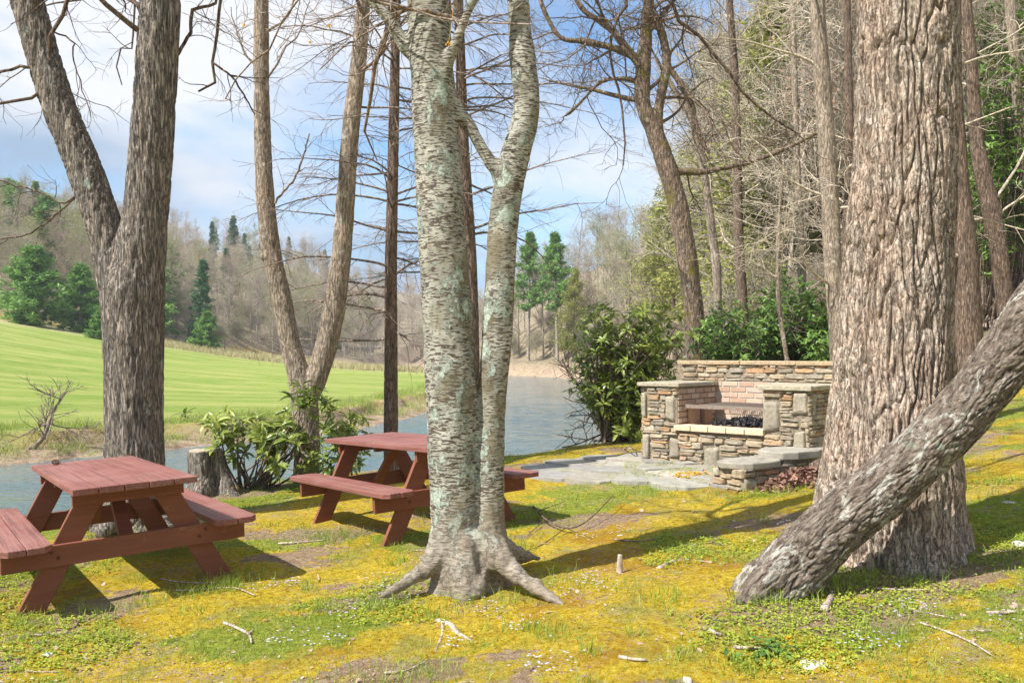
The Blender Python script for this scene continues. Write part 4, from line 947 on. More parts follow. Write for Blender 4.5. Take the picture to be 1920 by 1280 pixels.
# other trees on the right
def plain_tree(name, rows, Y, label, mat='bark_smooth', br=(12, 1.2, 3.0), low=4, tw='twig_pale', sides=26, group=None):
    P, R = px_stem(rows, Y); root = tree_root(name, (P[0][0], Y, gz(P[0][0], Y)), label, 'tree', group)
    put(root, big_tube(P, R, sides, .04, lambda th, s, R_, Q: furrow(th, s, R_, Q, .010, 24, 3) + .010 * noise3(Q[..., 0] * 4, Q[..., 1] * 4, Q[..., 2] * 2)).build('trunk', M[mat], None, True))
    mb = MB(); bare_crown([(P[low:], R[low:])], [(br[0], .05, 1, .8, 1.5, br[1], br[2], .22, 9, .15, (0, 0, -1), .02, .006, 5), (6, .15, 1, .5, 1.2, .4, 1.1, .5, 7, .22, UP, .0, .0035, 3), (4, .2, 1, .5, 1.2, .15, .5, .6, 5, .25, UP, .0, .0024, 3)], mb)
    put(root, mb.build('branches', M[tw], None, True)); return root
plain_tree('straight_tree', [(1575, 800, 15), (1572, 669, 14), (1566, 560, 15), (1561, 473, 15.5), (1555, 356, 16), (1548, 239, 15.5), (1538, 100, 14.5), (1533, 0, 14), (1528, -200, 12), (1525, -600, 7)], 12.4, 'straight pale grey tree rising behind the right end of the stone barbecue', low=1, br=(16, 1.2, 3.2))
plain_tree('dark_tree', [(1822, 730, 30), (1816, 640, 25), (1812, 550, 23), (1808, 473, 22.5), (1800, 380, 18), (1795, 300, 17), (1788, 150, 14), (1788, 0, 13), (1786, -200, 10), (1786, -600, 5)], 11.0, 'dark straight tree close behind the right edge of the massive furrowed tree', 'bark_dark', low=2, br=(10, 1., 2.6))
plain_tree('dark_tree', [(1895, 640, 15), (1884, 560, 14.5), (1872, 470, 15), (1860, 400, 15.5), (1843, 330, 14), (1830, 250, 12), (1822, 120, 10), (1812, 0, 9), (1800, -300, 6)], 13.5, 'curved brown tree on the leafy slope at the right edge of the lawn', 'bark_dark', low=2)
plain_tree('slope_tree', [(1925, 420, 8), (1915, 300, 9), (1908, 180, 9), (1898, 60, 9), (1893, 0, 9), (1880, -300, 6)], 17, 'thin grey tree high on the leafy slope by the right edge of the photo', 'bark_smooth', low=1)
plain_tree('slim_tree', [(1350, 700, 8), (1347, 590, 7), (1343, 500, 8), (1333, 420, 7.5), (1322, 340, 6.5), (1310, 270, 6), (1290, 210, 5.5), (1262, 165, 5), (1230, 110, 3)], 19, 'slim pale tree to the right of the crooked mossy tree', 'bark_smooth', low=2, br=(12, 1., 2.6))
plain_tree('slim_tree', [(1400, 700, 9), (1392, 560, 9), (1385, 440, 9), (1382, 300, 8), (1378, 150, 7), (1368, 0, 6), (1360, -200, 4)], 22, 'dark slim tree in the woods above the left half of the barbecue wall', 'bark_dark', low=1, br=(18, 1.2, 3.4))
plain_tree('slim_tree', [(1512, 720, 7), (1505, 560, 7), (1500, 420, 7), (1494, 300, 6), (1490, 150, 5), (1486, 0, 4)], 17, 'pale slim tree in the thicket just left of the straight pale grey tree', 'bark_smooth', low=1, br=(14, 1., 2.6))
plain_tree('slim_tree', [(1590, 700, 8), (1586, 500, 8), (1592, 300, 8), (1590, 100, 7), (1588, 0, 6), (1586, -200, 4)], 15.5, 'slim brown tree squeezed between the straight pale grey tree and the massive furrowed tree', 'bark_dark', low=1, br=(12, 1., 2.6))
plain_tree('slim_tree', [(1478, 690, 4), (1464, 600, 4), (1458, 520, 3.5), (1462, 400, 3), (1470, 300, 2)], 14, 'thin bare sapling standing behind the middle of the barbecue wall', 'bark_smooth', low=1, br=(10, .5, 1.4))

# ---------------------------------------------------------------- leaves
def leaf_mesh(mb, C_, D, N_, L, W2, fold=.25, droop=.15):
    """elongated leaves: base C_, direction D, up N_"""
    D = unit(D); S = unit(np.cross(D, N_)); U = np.cross(S, D)
    L = L[:, None]; W2 = W2[:, None]
    p0 = C_; p1 = C_ + D * L * .35; p2 = C_ + D * L * .72 - U * L * droop * .5; p3 = C_ + D * L - U * L * droop * 1.3
    V = np.stack([p0, p1 + S * W2 + U * W2 * fold, p2 + S * W2 * .8 + U * W2 * fold, p3, p2 - S * W2 * .8 + U * W2 * fold, p1 - S * W2 + U * W2 * fold, p1, p2], 1)
    n = len(C_); b = np.arange(n)[:, None] * 8
    Q = np.concatenate([b + [6, 1, 2, 7], b + [5, 6, 7, 4]]); T = np.concatenate([b + [0, 1, 6], b + [0, 6, 5], b + [7, 2, 3], b + [4, 7, 3]])
    mb.add(V.reshape(-1, 3), Q, T)
def whorls(mb, tips, dirs, nl=8, L0=.09, L1=.14, wr=.16):
    n = len(tips); i = np.repeat(np.arange(n), nl); ax = unit(dirs + np.array((0, 0, .5)))[i]
    q = rng.normal(size=(len(i), 3)); q = unit(q - (q * ax).sum(1, keepdims=True) * ax)
    a = rng.uniform(.7, 1.7, len(i))[:, None]; D = np.cos(a) * ax + np.sin(a) * q
    L = rng.uniform(L0, L1, len(i)); leaf_mesh(mb, tips[i] + rng.normal(size=(len(i), 3)) * .008, D, ax, L, L * wr, .3, .25)
def shrub(name, base, tips_fn, ns, label, cat, leaf='rhodo_leaf', L0=.09, L1=.14, group=None, stemr=.018, nl=8, world=True, nt=6):
    root = tree_root(name, base, label, cat, group); mb = MB(); ml = MB()
    base = np.asarray(base, float); E = tips_fn(ns); S = base + rng.normal(size=(ns, 3)) * (.12, .08, 0)
    n = 9; s_ = np.linspace(0, 1, n)[None, :, None]
    mid = (S + E) / 2 + rng.normal(size=S.shape) * .12 * np.linalg.norm(E - S, axis=1)[:, None]
    P = S[:, None] * (1 - s_) ** 2 + mid[:, None] * 2 * s_ * (1 - s_) + E[:, None] * s_ ** 2; R = taper(np.full(ns, stemr), .004, n)
    tubes(P, R, 5, mb)
    S2, D2, r2, t2 = spawn(P, R, nt, .35, 1, .4, 1.2); P2 = wander(S2, D2, rng.uniform(.12, .42, len(S2)), 5, .2, UP, .12); R2 = taper(np.minimum(r2 * .6, .006), .002, 5); tubes(P2, R2, 3, mb)
    tips = np.concatenate([P[:, -1], P2[:, -1]]); dirs = np.concatenate([P[:, -1] - P[:, -2], P2[:, -1] - P2[:, -2]])
    whorls(ml, tips, unit(dirs), nl, L0, L1)
    put(root, mb.build('stems', M['twig'], None, True)); put(root, ml.build('foliage', M[leaf], None)); return root
def blob(parts):
    """random points in px-ellipses: (px,py,rx,ry,Y,dY,weight)"""
    def f(n):
        w_ = np.array([p[6] for p in parts], float); w_ /= w_.sum(); ch_ = rng.choice(len(parts), n, p=w_); out = []
        for c_ in ch_:
            px, py, rx, ry, Y_, dY, _ = parts[c_]; a = rng.uniform(0, 2 * PI); r = math.sqrt(rng.uniform(0, 1))
            out.append(pt(px + rx * r * math.cos(a), py + ry * r * math.sin(a), Y_ + rng.uniform(-dY, dY)))
        return np.array(out)
    return f
b_ = pt(470, 905, 10.2); b_[2] = gz(b_[0], b_[1])
shrub('rhododendron', b_, blob([(400, 800, 35, 18, 9.9, .3, 1.5), (450, 815, 50, 30, 9.9, .4, 2), (520, 800, 60, 45, 9.9, .5, 3), (590, 770, 60, 35, 9.9, .4, 3), (490, 860, 40, 40, 10, .3, 2), (640, 800, 35, 25, 10., .4, .8), (580, 750, 40, 14, 9.9, .3, 1.2)]), 30,
      'glossy leaved shrub spreading between the cut stump and the slim forked tree', 'shrub', L0=.12, L1=.19, nt=2, nl=10)
b_ = pt(640, 890, 10.0); b_[2] = gz(b_[0], b_[1])
shrub('rhododendron', b_, blob([(610, 880, 35, 20, 9.9, .2, 1), (665, 850, 35, 30, 9.9, .3, 1), (650, 815, 30, 12, 9.9, .3, .6)]), 13, 'small glossy leaved shrub seen under and behind the far picnic table', 'shrub', L0=.09, L1=.14, nt=4)
b_ = pt(1150, 845, 13.0); b_[2] = gz(b_[0], b_[1])
shrub('rhododendron', b_, blob([(1120, 620, 40, 45, 13, .6, 2), (1180, 640, 60, 60, 13, .8, 4), (1250, 620, 40, 50, 13, .8, 3), (1110, 690, 35, 50, 13, .5, 2), (1170, 740, 40, 70, 13, .6, 3), (1230, 720, 40, 80, 13, .6, 3), (1090, 735, 25, 30, 13, .4, .6), (1185, 790, 40, 30, 12.8, .3, 1.4)]), 130,
      'tall dark rounded evergreen shrub between the river and the stone barbecue', 'shrub', L0=.10, L1=.17, nt=6, stemr=.018)
for (px_, py_, rx, ry, Y_, n_, lb) in [(1370, 640, 60, 60, 15, 75, 'evergreen shrub just above the left half of the barbecue wall'), (1480, 610, 60, 90, 15.5, 120, 'dense evergreen shrub in the thicket above the right half of the barbecue wall'),
                              (1545, 640, 25, 60, 14.5, 45, 'narrow evergreen shrub beside the foot of the straight pale grey tree'), (1880, 200, 60, 110, 17.5, 120, 'large bright evergreen shrub on the leafy slope at the upper right'),
                              (1850, 330, 45, 60, 17, 50, 'evergreen shrub lower on the leafy slope, behind the curved brown tree'), (1870, 40, 70, 70, 19, 80, 'evergreen shrub highest on the slope at the upper right corner'), (1790, 640, 18, 60, 13.5, 30, 'small evergreen shrub glimpsed between the massive furrowed tree and the dark straight tree')]:
    c_ = pt(px_, py_, Y_); bz = gz(c_[0], c_[1])
    shrub('laurel_shrub', (c_[0], c_[1], bz), blob([(px_, py_, rx, ry, Y_, 1.2, 1)]), n_, lb, 'shrub', 'rhodo_dark', .09, .15, 'evergreen shrubs in the right hand woods', nt=8)

# ---------------------------------------------------------------- woodland stock
def conifer_proto(name, h, rw, nwh, mat, droop, clump, seed, base=.12, nclu=9, nsz=.34, bark='bark_far'):
    root = empty(name, (0, 0, -200)); mt = MB(); ml = MB()
    z = np.linspace(0, h, 14); P = np.c_[rng.normal(size=14) * .03, rng.normal(size=14) * .03, z][None]; R = (h * .014 * (1 - z / h * .93))[None]; tubes(P, R, 8, mt)
    zz = np.repeat(np.linspace(h * base, h * .97, nwh), 6) + rng.normal(size=nwh * 6) * h * .012; az = rng.uniform(0, 2 * PI, len(zz))
    u = (zz - h * base) / (h * (1 - base)); L = rw * (np.clip(1 - u, 0, 1) ** .8 * .95 + .06) * rng.uniform(.55, 1.1, len(zz)) * np.minimum(1, .55 + u * 3)
    D = np.c_[np.cos(az), np.sin(az), rng.uniform(.05, .3, len(zz)) + u * .5]
    B = wander(np.c_[np.zeros(len(zz)), np.zeros(len(zz)), zz], D, L, 7, .07, (0, 0, -1), droop); tubes(B, taper(.012 * L + .01, .006, 7), 3, mt)
    S, Dd, r, t_ = spawn(B, np.ones(B.shape[:2]), nclu, .2, 1, .3, 1.1, .5)
    S = S + Dd * (rng.uniform(0, .35, len(S)) * L.repeat(nclu) * .4)[:, None]
    k = 7; i = np.repeat(np.arange(len(S)), k); q = unit(Dd[i] * .6 + rng.normal(size=(len(i), 3)) * (.8, .8, .45)); n_ = len(i)
    side = unit(np.cross(q, rng.normal(size=(n_, 3)))) * nsz * .16; ln = q * (nsz * rng.uniform(.6, 1.2, n_))[:, None]
    c0 = S[i] + rng.normal(size=(n_, 3)) * clump
    V = np.stack([c0 - side, c0 + side, c0 + ln], 1); ml.add(V.reshape(-1, 3), None, np.arange(n_ * 3).reshape(-1, 3))
    mt.build('trunk', M[bark], root, True); ml.build('crown', M[mat], root); return root
def bare_proto(name, h, spread, leaf, nleaf, lsz, tw='twig_pale', lean=.05, dens=1.0):
    root = empty(name, (0, 0, -200)); mt = MB(); ml = MB()
    z = np.linspace(0, 1, 16)[:, None]; ph = rng.uniform(0, 6)
    P = np.c_[np.sin(z * 4 + ph) * .12 * z + lean * h * z ** 1.5 * rng.normal(), np.cos(z * 3 + ph) * .12 * z, z * h * .92]
    R = (h * .0115 * (1 - z[:, 0] * .85)); tubes(P[None], R[None], 8, mt); Pk, Rk = P[None], R[None]
    n1_ = int(20 * dens); S, D, r, t_ = spawn(Pk, Rk, n1_, .22, 1, .5, 1.15); B1 = wander(S, D, rng.uniform(.5, 1.1, len(S)) * spread * (1.25 - t_ * .75), 9, .12, UP, .09); R1 = taper(np.maximum(r * .42, .016), .009, 9); tubes(B1, R1, 4, mt)
    S, D, r, t_ = spawn(B1, R1, int(9), .15, 1, .4, 1.1); B2 = wander(S, D, rng.uniform(.25, .6, len(S)) * spread * (1.1 - t_ * .5), 7, .15, UP, .05); R2 = taper(np.minimum(r * .6, .014), .007, 7); tubes(B2, R2, 3, mt)
    S, D, r, t_ = spawn(B2, R2, 6, .15, 1, .4, 1.1); B3 = wander(S, D, rng.uniform(.1, .28, len(S)) * spread, 4, .18, UP, .04); tubes(B3, taper(np.full(len(S), .0075), .005, 4), 3, ml if not leaf else mt)
    mt.build('trunk', M['bark_far'], root, True)
    if leaf:
        i = rng.integers(0, len(B3), nleaf); j = rng.integers(1, 4, nleaf); c0 = B3[i, j] + rng.normal(size=(nleaf, 3)) * .06
        a = unit(rng.normal(size=(nleaf, 3))); b = unit(np.cross(a, rng.normal(size=(nleaf, 3)))); s_ = lsz * rng.uniform(.5, 1.2, nleaf)[:, None]
        V = np.stack([c0 - a * s_ * .5, c0 + b * s_ * .35, c0 + a * s_ * .5, c0 - b * s_ * .35], 1); ml.add(V.reshape(-1, 3), np.arange(nleaf * 4).reshape(-1, 4))
        ml.build('crown', M[leaf], root)
    else: ml.build('crown', M[tw], root, True)
    return root
PR = {
 'pine': [conifer_proto('pine_tree', 12, 6.0, 24, 'pine', .03, .16, 1, .03, 17, .70) for _ in range(2)],
 'spruce': [conifer_proto('spruce_tree', 13, 2.6, 26, 'pine_blue', .06, .08, 2, .08, 9, .42)],
 'wpine': [conifer_proto('tall_pine_tree', 16, 3.2, 15, 'pine', .0, .12, 3, .42, 12, .45)],
 'hemlock': [conifer_proto('hemlock_tree', 14, 4.4, 22, 'hemlock', .07, .22, 4, .15, 12, .30, 'bark_dark') for _ in range(2)],
 'bare': [bare_proto('bare_tree', 13, 3.4, None, 0, 0, dens=1.25) for _ in range(3)],
 'bud': [bare_proto('budding_tree', 12, 3.2, 'bud_green', 4200, .10) for _ in range(2)],
 'red': [bare_proto('red_budding_tree', 12, 3.3, 'bud_red', 3000, .10) for _ in range(2)],
 'bush': [bare_proto('bare_bush', 4.0, 2.6, None, 0, 0, dens=1.3), bare_proto('budding_bush', 3.6, 2.4, 'bud_green', 1500, .10, dens=1.2)],
}
used = {}
def place(kind, x, y, label, cat='tree', group=None, s=1.0, v=None, sz=None, zoff=-.15):
    L = PR[kind]; v = rng.integers(len(L)) if v is None else v; src = L[v]
    z = gz(x, y) + zoff; key = (kind, v)
    if key not in used: used[key] = 1; r = src; ch_ = []
    else:
        r = src.copy(); link(r)
        for c_ in src.children:
            d = c_.copy(); link(d); d.parent = r
    r.location = (x, y, z); r.rotation_euler = (rng.normal() * .03, rng.normal() * .03, rng.uniform(0, 6.28)); r.scale = (s, s, sz or s)
    for k in ('label', 'group', 'category'):
        if k in r: del r[k]
    tag(r, label, cat, group); return r
def place_px(kind, px, Y, *a, **k):
    return place(kind, (px - 960) / F * Y, Y, *a, **k)
# individually seen trees beyond the field
place_px('pine', 60, 80, 'broadest green pine at the field edge by the left edge of the photo', s=.72, sz=.62, v=0)
place_px('pine', 150, 84, 'dense green pine just right of the broadest pine at the field edge', s=.55, v=1)
place_px('pine', 182, 76, 'small dark evergreen in the shade of the pines, left of the forked grey tree', s=.22, v=1)
place_px('spruce', 376, 96, 'pointed dark green conifer at the field edge between the two forked trees', s=.80)
place_px('pine', 385, 90, 'low bushy evergreen at the foot of the pointed conifer', s=.36, v=0)
place_px('spruce', 434, 190, 'dark pointed conifer standing above the distant skyline, the larger of two', s=1.0, sz=1.25)
place_px('spruce', 397, 185, 'dark pointed conifer standing above the distant skyline, the smaller of two', s=.7, sz=1.1)
place_px('wpine', 66, 120, 'tall thin conifer on the left hand skyline', s=.7)
place_px('wpine', 990, 105, 'tall slim pine with a bare lower trunk at the bend of the river', s=1.0)
place_px('wpine', 1045, 100, 'full green pine on the point above the river, right of the slim pine', s=.95)
place_px('hemlock', 1075, 96, 'olive green hemlock on the point above the river', s=.75)
place_px('red', 1100, 98, 'reddish budding tree beside the olive hemlock on the river point', s=1.05)
place_px('bud', 1175, 80, 'tall budding tree over the river where the right slope begins', s=1.15)
place_px('bush', 412, 91, 'pale blossoming bush at the field edge', 'bush', s=.75, v=1).children
# massed woods: every tree an object
def scatter(n, region, kinds, label_fn, group, srange=(.8, 1.15), mind=3.0):
    pts2 = []; tries = 0
    while len(pts2) < n and tries < n * 60:
        tries += 1; px, Yq = rng.uniform(region[0], region[1]), rng.uniform(region[2], region[3]); x = (px - 960) / F * Yq
        T_ = terrain(np.array([x]), np.array([Yq]), False); d_n, d_f, hr_, hl_ = [float(T_[i][0]) for i in (3, 4, 5, 6)]
        if (T_[1][0] and d_n > 1.0 and hr_ > region[4]) or (T_[2][0] and hl_ > region[4]) or (Yq > 128 and min(d_n, d_f) > 1.5 and (T_[1][0] or T_[2][0] or Yq > 176)):
            if all((x - a) ** 2 + (Yq - b) ** 2 > mind ** 2 for a, b in pts2):
                pts2.append((x, Yq)); k = kinds[rng.integers(len(kinds))]; place(k, x, Yq, label_fn[k], 'bush' if k == 'bush' else 'tree', group, rng.uniform(*srange))
LBL = lambda where: {'bare': 'bare grey tree ' + where, 'bud': 'yellow green budding tree ' + where, 'red': 'reddish budding tree ' + where, 'hemlock': 'olive green hemlock ' + where, 'spruce': 'dark pointed conifer ' + where, 'pine': 'green pine ' + where, 'wpine': 'tall pine ' + where, 'bush': 'twiggy bush ' + where}
scatter(110, (-60, 330, 80, 150, .3), ['bare', 'bud', 'bud', 'red', 'bud', 'bud', 'bare', 'pine'], LBL('on the left hillside beyond the field'), 'trees on the left hillside', (.65, 1.0), 2.8)
scatter(75, (300, 720, 98, 175, .3), ['bare', 'bare', 'bud', 'bud', 'red', 'bare'], LBL('in the woods straight beyond the field'), 'trees beyond the field', (.6, .95), 3.0)
scatter(110, (200, 640, 140, 270, .0), ['bare', 'bud', 'bare', 'red', 'bare', 'spruce', 'bare', 'bud'], LBL('along the hazy crest of the left hill'), 'trees on the crest of the left hill', (.6, .95), 3.0)
scatter(150, (480, 960, 120, 255, .0), ['bare', 'bare', 'bare', 'bare', 'bud'], LBL('on the far blue hillside at the head of the valley'), 'trees on the far hillside', (.6, 1.0), 3.2)
scatter(22, (940, 1180, 86, 135, .2), ['bud', 'red', 'bare', 'bud', 'bare'], LBL('on the slope where the river bends'), 'trees at the river bend', (.7, 1.0), 3)
scatter(58, (1120, 1500, 38, 90, .4), ['bare', 'bare', 'bud', 'red', 'bare', 'bud', 'bare', 'bud', 'hemlock'], LBL('on the steep right hand slope along the river'), 'trees on the right slope', (.75, 1.1), 2.6)
scatter(70, (1280, 1980, 19, 45, .5), ['bare', 'bare', 'bare', 'bud', 'bare', 'bare', 'bare', 'hemlock', 'bare'], LBL('in the woods on the slope behind the stone barbecue'), 'trees on the slope behind the barbecue', (.6, 1.0), 1.5)
scatter(60, (1330, 1640, 20, 42, .3), ['bare', 'bare', 'bare', 'bud', 'bare', 'hemlock', 'bare', 'red'], LBL('in the thick woods directly above the barbecue wall'), 'trees above the barbecue wall', (.8, 1.15), 1.2)
scatter(36, (1060, 1600, 15, 60, .05), ['bush'], LBL('on the foot of the wooded slope behind the barbecue'), 'bushes at the foot of the slope', (.5, .9), 1.5)
scatter(30, (940, 1180, 84, 112, .0), ['bush'], LBL('on the brown bank at the bend of the river'), 'bushes on the river bank', (.5, .9), 2.0)
scatter(50, (0, 700, 80, 130, .3), ['bush'], LBL('in the undergrowth of the hillside woods beyond the field'), 'bushes on the hillside beyond the field', (.7, 1.2), 2.5)
scatter(24, (440, 900, 110, 165, .0), ['bush'], LBL('at the far end of the field'), 'bushes at the far end of the field', (.7, 1.1), 2.5)
for k, L_ in PR.items():
    for v_, src in enumerate(L_):
        if (k, v_) not in used:
            for c_ in list(src.children): bpy.data.objects.remove(c_)
            bpy.data.objects.remove(src)

# leaning bare sapling on the far bank
def sapling(px, py, Y, tipx, tipy, label, r0=5):
    a = pt(px, py, Y); a[2] = gz(a[0], a[1]); b = pt(tipx, tipy, Y + .5); root = tree_root('bare_sapling', a, label, 'sapling')
    P = np.array([a - (0, 0, .1), a * .7 + b * .3 + (.1, 0, -.15), a * .35 + b * .65, b]); R = np.array([.08, .05, .03, .012]) * r0 / 5
    m = big_tube(P, R, 10, .08); bare_crown([(P[1:], R[1:])], [(10, .0, 1, .4, .9, .5, 1.4, .5, 7, .12, UP, .08, .010, 4), (6, .1, 1, .4, .9, .25, .7, .6, 5, .15, UP, .05, .006, 3), (3, .1, 1, .4, .9, .15, .4, .6, 4, .15, UP, .05, .004, 3)], m)
    for i in range(3): pass
    put(root, m.build('trunk', M['twig'], None, True))
sapling(50, 842, 21.5, 128, 730, 'bare pale sapling leaning right on the far river bank at the left')
sapling(1141, 834, 13.2, 1130, 690, 'thin pale bare sapling at the water edge beside the tall evergreen shrub', 1.2)

# ---------------------------------------------------------------- ground cover
def lawn_pts(n, ymax=12.5, keep=None, xr=.72):
    Yq = 2.9 + (ymax - 2.9) * rng.uniform(0, 1, n) ** 1.25; Xq = rng.uniform(-1, 1, n) * (Yq * xr + .5)
    T_ = terrain(Xq, Yq); ok = T_[1] & (T_[3] > 1.15) & (T_[5] < .8)
    Xq, Yq, Zq = Xq[ok], Yq[ok], T_[0][ok]; return Xq, Yq, Zq, T_[3][ok]
def blades(mb, x, y, z, h, wd, lean=.35):
    n = len(x); c = np.c_[x, y, z - .005]; a = rng.uniform(0, 2 * PI, n); s_ = np.c_[np.cos(a), np.sin(a), np.zeros(n)] * wd[:, None] / 2
    d = np.c_[rng.normal(size=(n, 2)) * lean, np.ones(n)]; d = unit(d); m_ = c + d * h[:, None] * .55; tp = c + (d + np.c_[rng.normal(size=(n, 2)) * lean * .7, np.zeros(n)]) * h[:, None]
    V = np.stack([c - s_, c + s_, m_ + s_ * .7, m_ - s_ * .7, tp], 1).reshape(-1, 3); b = np.arange(n)[:, None] * 5
    mb.add(V, b + [0, 1, 2, 3], b + [3, 2, 4])
x, y, z, d = lawn_pts(360000); gl = fbm(x * .55, y * .8, 2.2, 4) + .12 * fbm(x * 4, y * 4, 1, 3) + .35 * bumpf(1.5, .3, d - 1.2)
ok = (gl + rng.normal(size=len(x)) * .22 + .25 * fbm(x * 5, y * 5, 7, 3) > .16); x, y, z, d = x[ok], y[ok], z[ok], d[ok]
keep = rng.random(len(x)) < .75; x, y, z, d = x[keep], y[keep], z[keep], d[keep]
mb = MB(); blades(mb, x, y, z, rng.uniform(.014, .050, len(x)) * (1 + .6 * bumpf(1.6, 1.1, d)), rng.uniform(.0025, .005, len(x)), .5)
# tufts
tf = [(pt(400, 1090, 5.7), .10, 160), (pt(455, 1060, 5.9), .14, 160), (pt(268, 1120, 5.4), .08, 60), (pt(285, 1115, 5.4), .08, 60), (pt(190, 1130, 5.2), .10, 70), (pt(640, 1000, 7.2), .12, 90), (pt(655, 970, 7.2), .15, 90), (pt(1240, 1120, 4.9), .10, 120), (pt(1235, 900, 8.2), .14, 120), (pt(1215, 905, 8.4), .12, 80), (pt(1480, 905, 8.0), .2, 160), (pt(1400, 1260, 3.9), .09, 140), (pt(1660, 1250, 4.0), .10, 140), (pt(800, 1255, 4.0), .10, 100), (pt(1525, 1100, 4.9), .08, 80), (pt(960, 990, 6.6), .14, 120), (pt(690, 1095, 5.2), .10, 120), (pt(1630, 1040, 5.1), .08, 50), (pt(560, 1270, 3.9), .1, 100)]
for (a_, b_, c_, r_, n_) in [(1400, 1125, 4.85, .05, 60), (1440, 1145, 4.75, .07, 90), (1500, 1130, 4.78, .07, 90), (1560, 1085, 5.0, .09, 110), (735, 1120, 5.2, .07, 60), (860, 1120, 5.15, .10, 110), (1010, 1080, 5.3, .1, 80), (430, 1090, 5.65, .05, 90), (60, 1180, 5.0, .06, 60), (965, 985, 6.5, .06, 60), (745, 1035, 6.2, .05, 60), (600, 990, 7.2, .06, 60), (1600, 1070, 5.1, .12, 90), (1740, 1065, 5.1, .12, 90), (1350, 925, 8.0, .1, 80)]:
    tf.append((pt(a_, b_, c_), r_, n_))
for k in range(260):
    q = lawn_pts(1)
    if len(q[0]): tf.append((np.array((q[0][0], q[1][0], q[2][0])), rng.uniform(.03, .10), 40))
for c_, r_, n_ in tf:
    xx = c_[0] + rng.normal(size=n_) * r_; yy = c_[1] + rng.normal(size=n_) * r_; T_ = terrain(xx, yy); blades(mb, xx, yy, T_[0], rng.uniform(.04, .12, n_), rng.uniform(.003, .0055, n_), .35)
tag(mb.build('grass', M['grass'], None), 'short bright green grass and tufts growing through the moss', 'grass', kind='stuff')
# moss
x, y, z, d = lawn_pts(150000, 10.5); mo = fbm(x * 1.1 + 3, y * 1.6, 6.1, 4); ok = mo + rng.normal(size=len(x)) * .15 > .0; x, y, z = x[ok], y[ok], z[ok]
mb = MB(); blades(mb, x, y, z, rng.uniform(.006, .016, len(x)), rng.uniform(.004, .009, len(x)), .8)
tag(mb.build('moss', M['moss_tuft'], None), 'yellow and orange moss carpeting the lawn', 'moss', kind='stuff')
# small clover-like leaves
def flat_leaves(mb, x, y, z, s_, tilt=.35):
    n = len(x); N_ = unit(np.c_[rng.normal(size=(n, 2)) * tilt, np.ones(n)]); a = rng.uniform(0, 2 * PI, n); D = np.c_[np.cos(a), np.sin(a), np.zeros(n)]; D = unit(D - (D * N_).sum(1, keepdims=True) * N_)
    leaf_mesh(mb, np.c_[x, y, z], D, N_, s_, s_ * .42, .25, .15)
x, y, z, d = lawn_pts(80000, 9.5); k_ = fbm(x * .8 + 9, y * 1.0, 4.4, 4) + .38 * bumpf(.6, 2.2, x) * bumpf(6.5, 4.2, y) + .42 * np.exp(-((x + .25) ** 2 + (y - 5.1) ** 2) * 4)
ok = k_ + rng.normal(size=len(x)) * .1 > .36; x, y, z = x[ok], y[ok], z[ok]
i = np.repeat(np.arange(len(x)), 3); mb = MB(); flat_leaves(mb, x[i] + rng.normal(size=len(i)) * .004, y[i] + rng.normal(size=len(i)) * .004, z[i] + rng.uniform(.004, .03, len(i)), rng.uniform(.009, .020, len(i)))
tag(mb.build('clover', M['bright_leaf'], None), 'small bright green clover like leaves scattered over the lawn', 'ground cover', kind='stuff')
# leaf litter
x, y, z, d = lawn_pts(26000, 9.5); ok = fbm(x * 1.4, y * 1.8, 5.5, 4) + rng.normal(size=len(x)) * .15 > .12; x, y, z = x[ok], y[ok], z[ok]; mb = MB(); flat_leaves(mb, x, y, z + .004, rng.uniform(.006, .017, len(x)) * np.where(rng.random(len(x)) < .05, 2.4, 1), .5)
tag(mb.build('leaf_litter', M['litter'], None), 'pale dry leaf fragments lying in the moss', 'leaf litter', kind='stuff')
# loose twigs
tw0 = None
for k in range(46):
    q = lawn_pts(1, 8.0)
    if not len(q[0]): continue
    if tw0 is None or k % 6 == 0:
        mb = MB(); L_ = rng.uniform(.08, .26); P_ = wander(np.zeros((1, 3)), np.array([[1., 0, .02]]), np.array([L_]), 7, .14); P_[..., 2] = np.abs(P_[..., 2]) * .3; tubes(P_, taper(np.array([.0045]), .0022, 7), 6, mb)
        S_, D_, r_, t__ = spawn(P_, taper(np.array([.0045]), .002, 7), 2, .3, .8, .5, 1.); D_[:, 2] = .1; tubes(wander(S_, D_, np.full(2, L_ * .3), 4, .15), taper(np.full(2, .0025), .0015, 4), 4, mb)
        tw0 = mb.build('fallen_twig', M['stick'], None, True); o = tw0
    else: o = tw0.copy(); link(o)
    o.location = (q[0][0], q[1][0], q[2][0] + .010); o.rotation_euler = (0, 0, rng.uniform(0, 6.28)); s_ = rng.uniform(.6, 1.2); o.scale = (s_, s_, s_)
    tag(o, 'short thin dry twig lying loose in the moss and grass', 'twig', 'loose dry twigs scattered over the lawn')
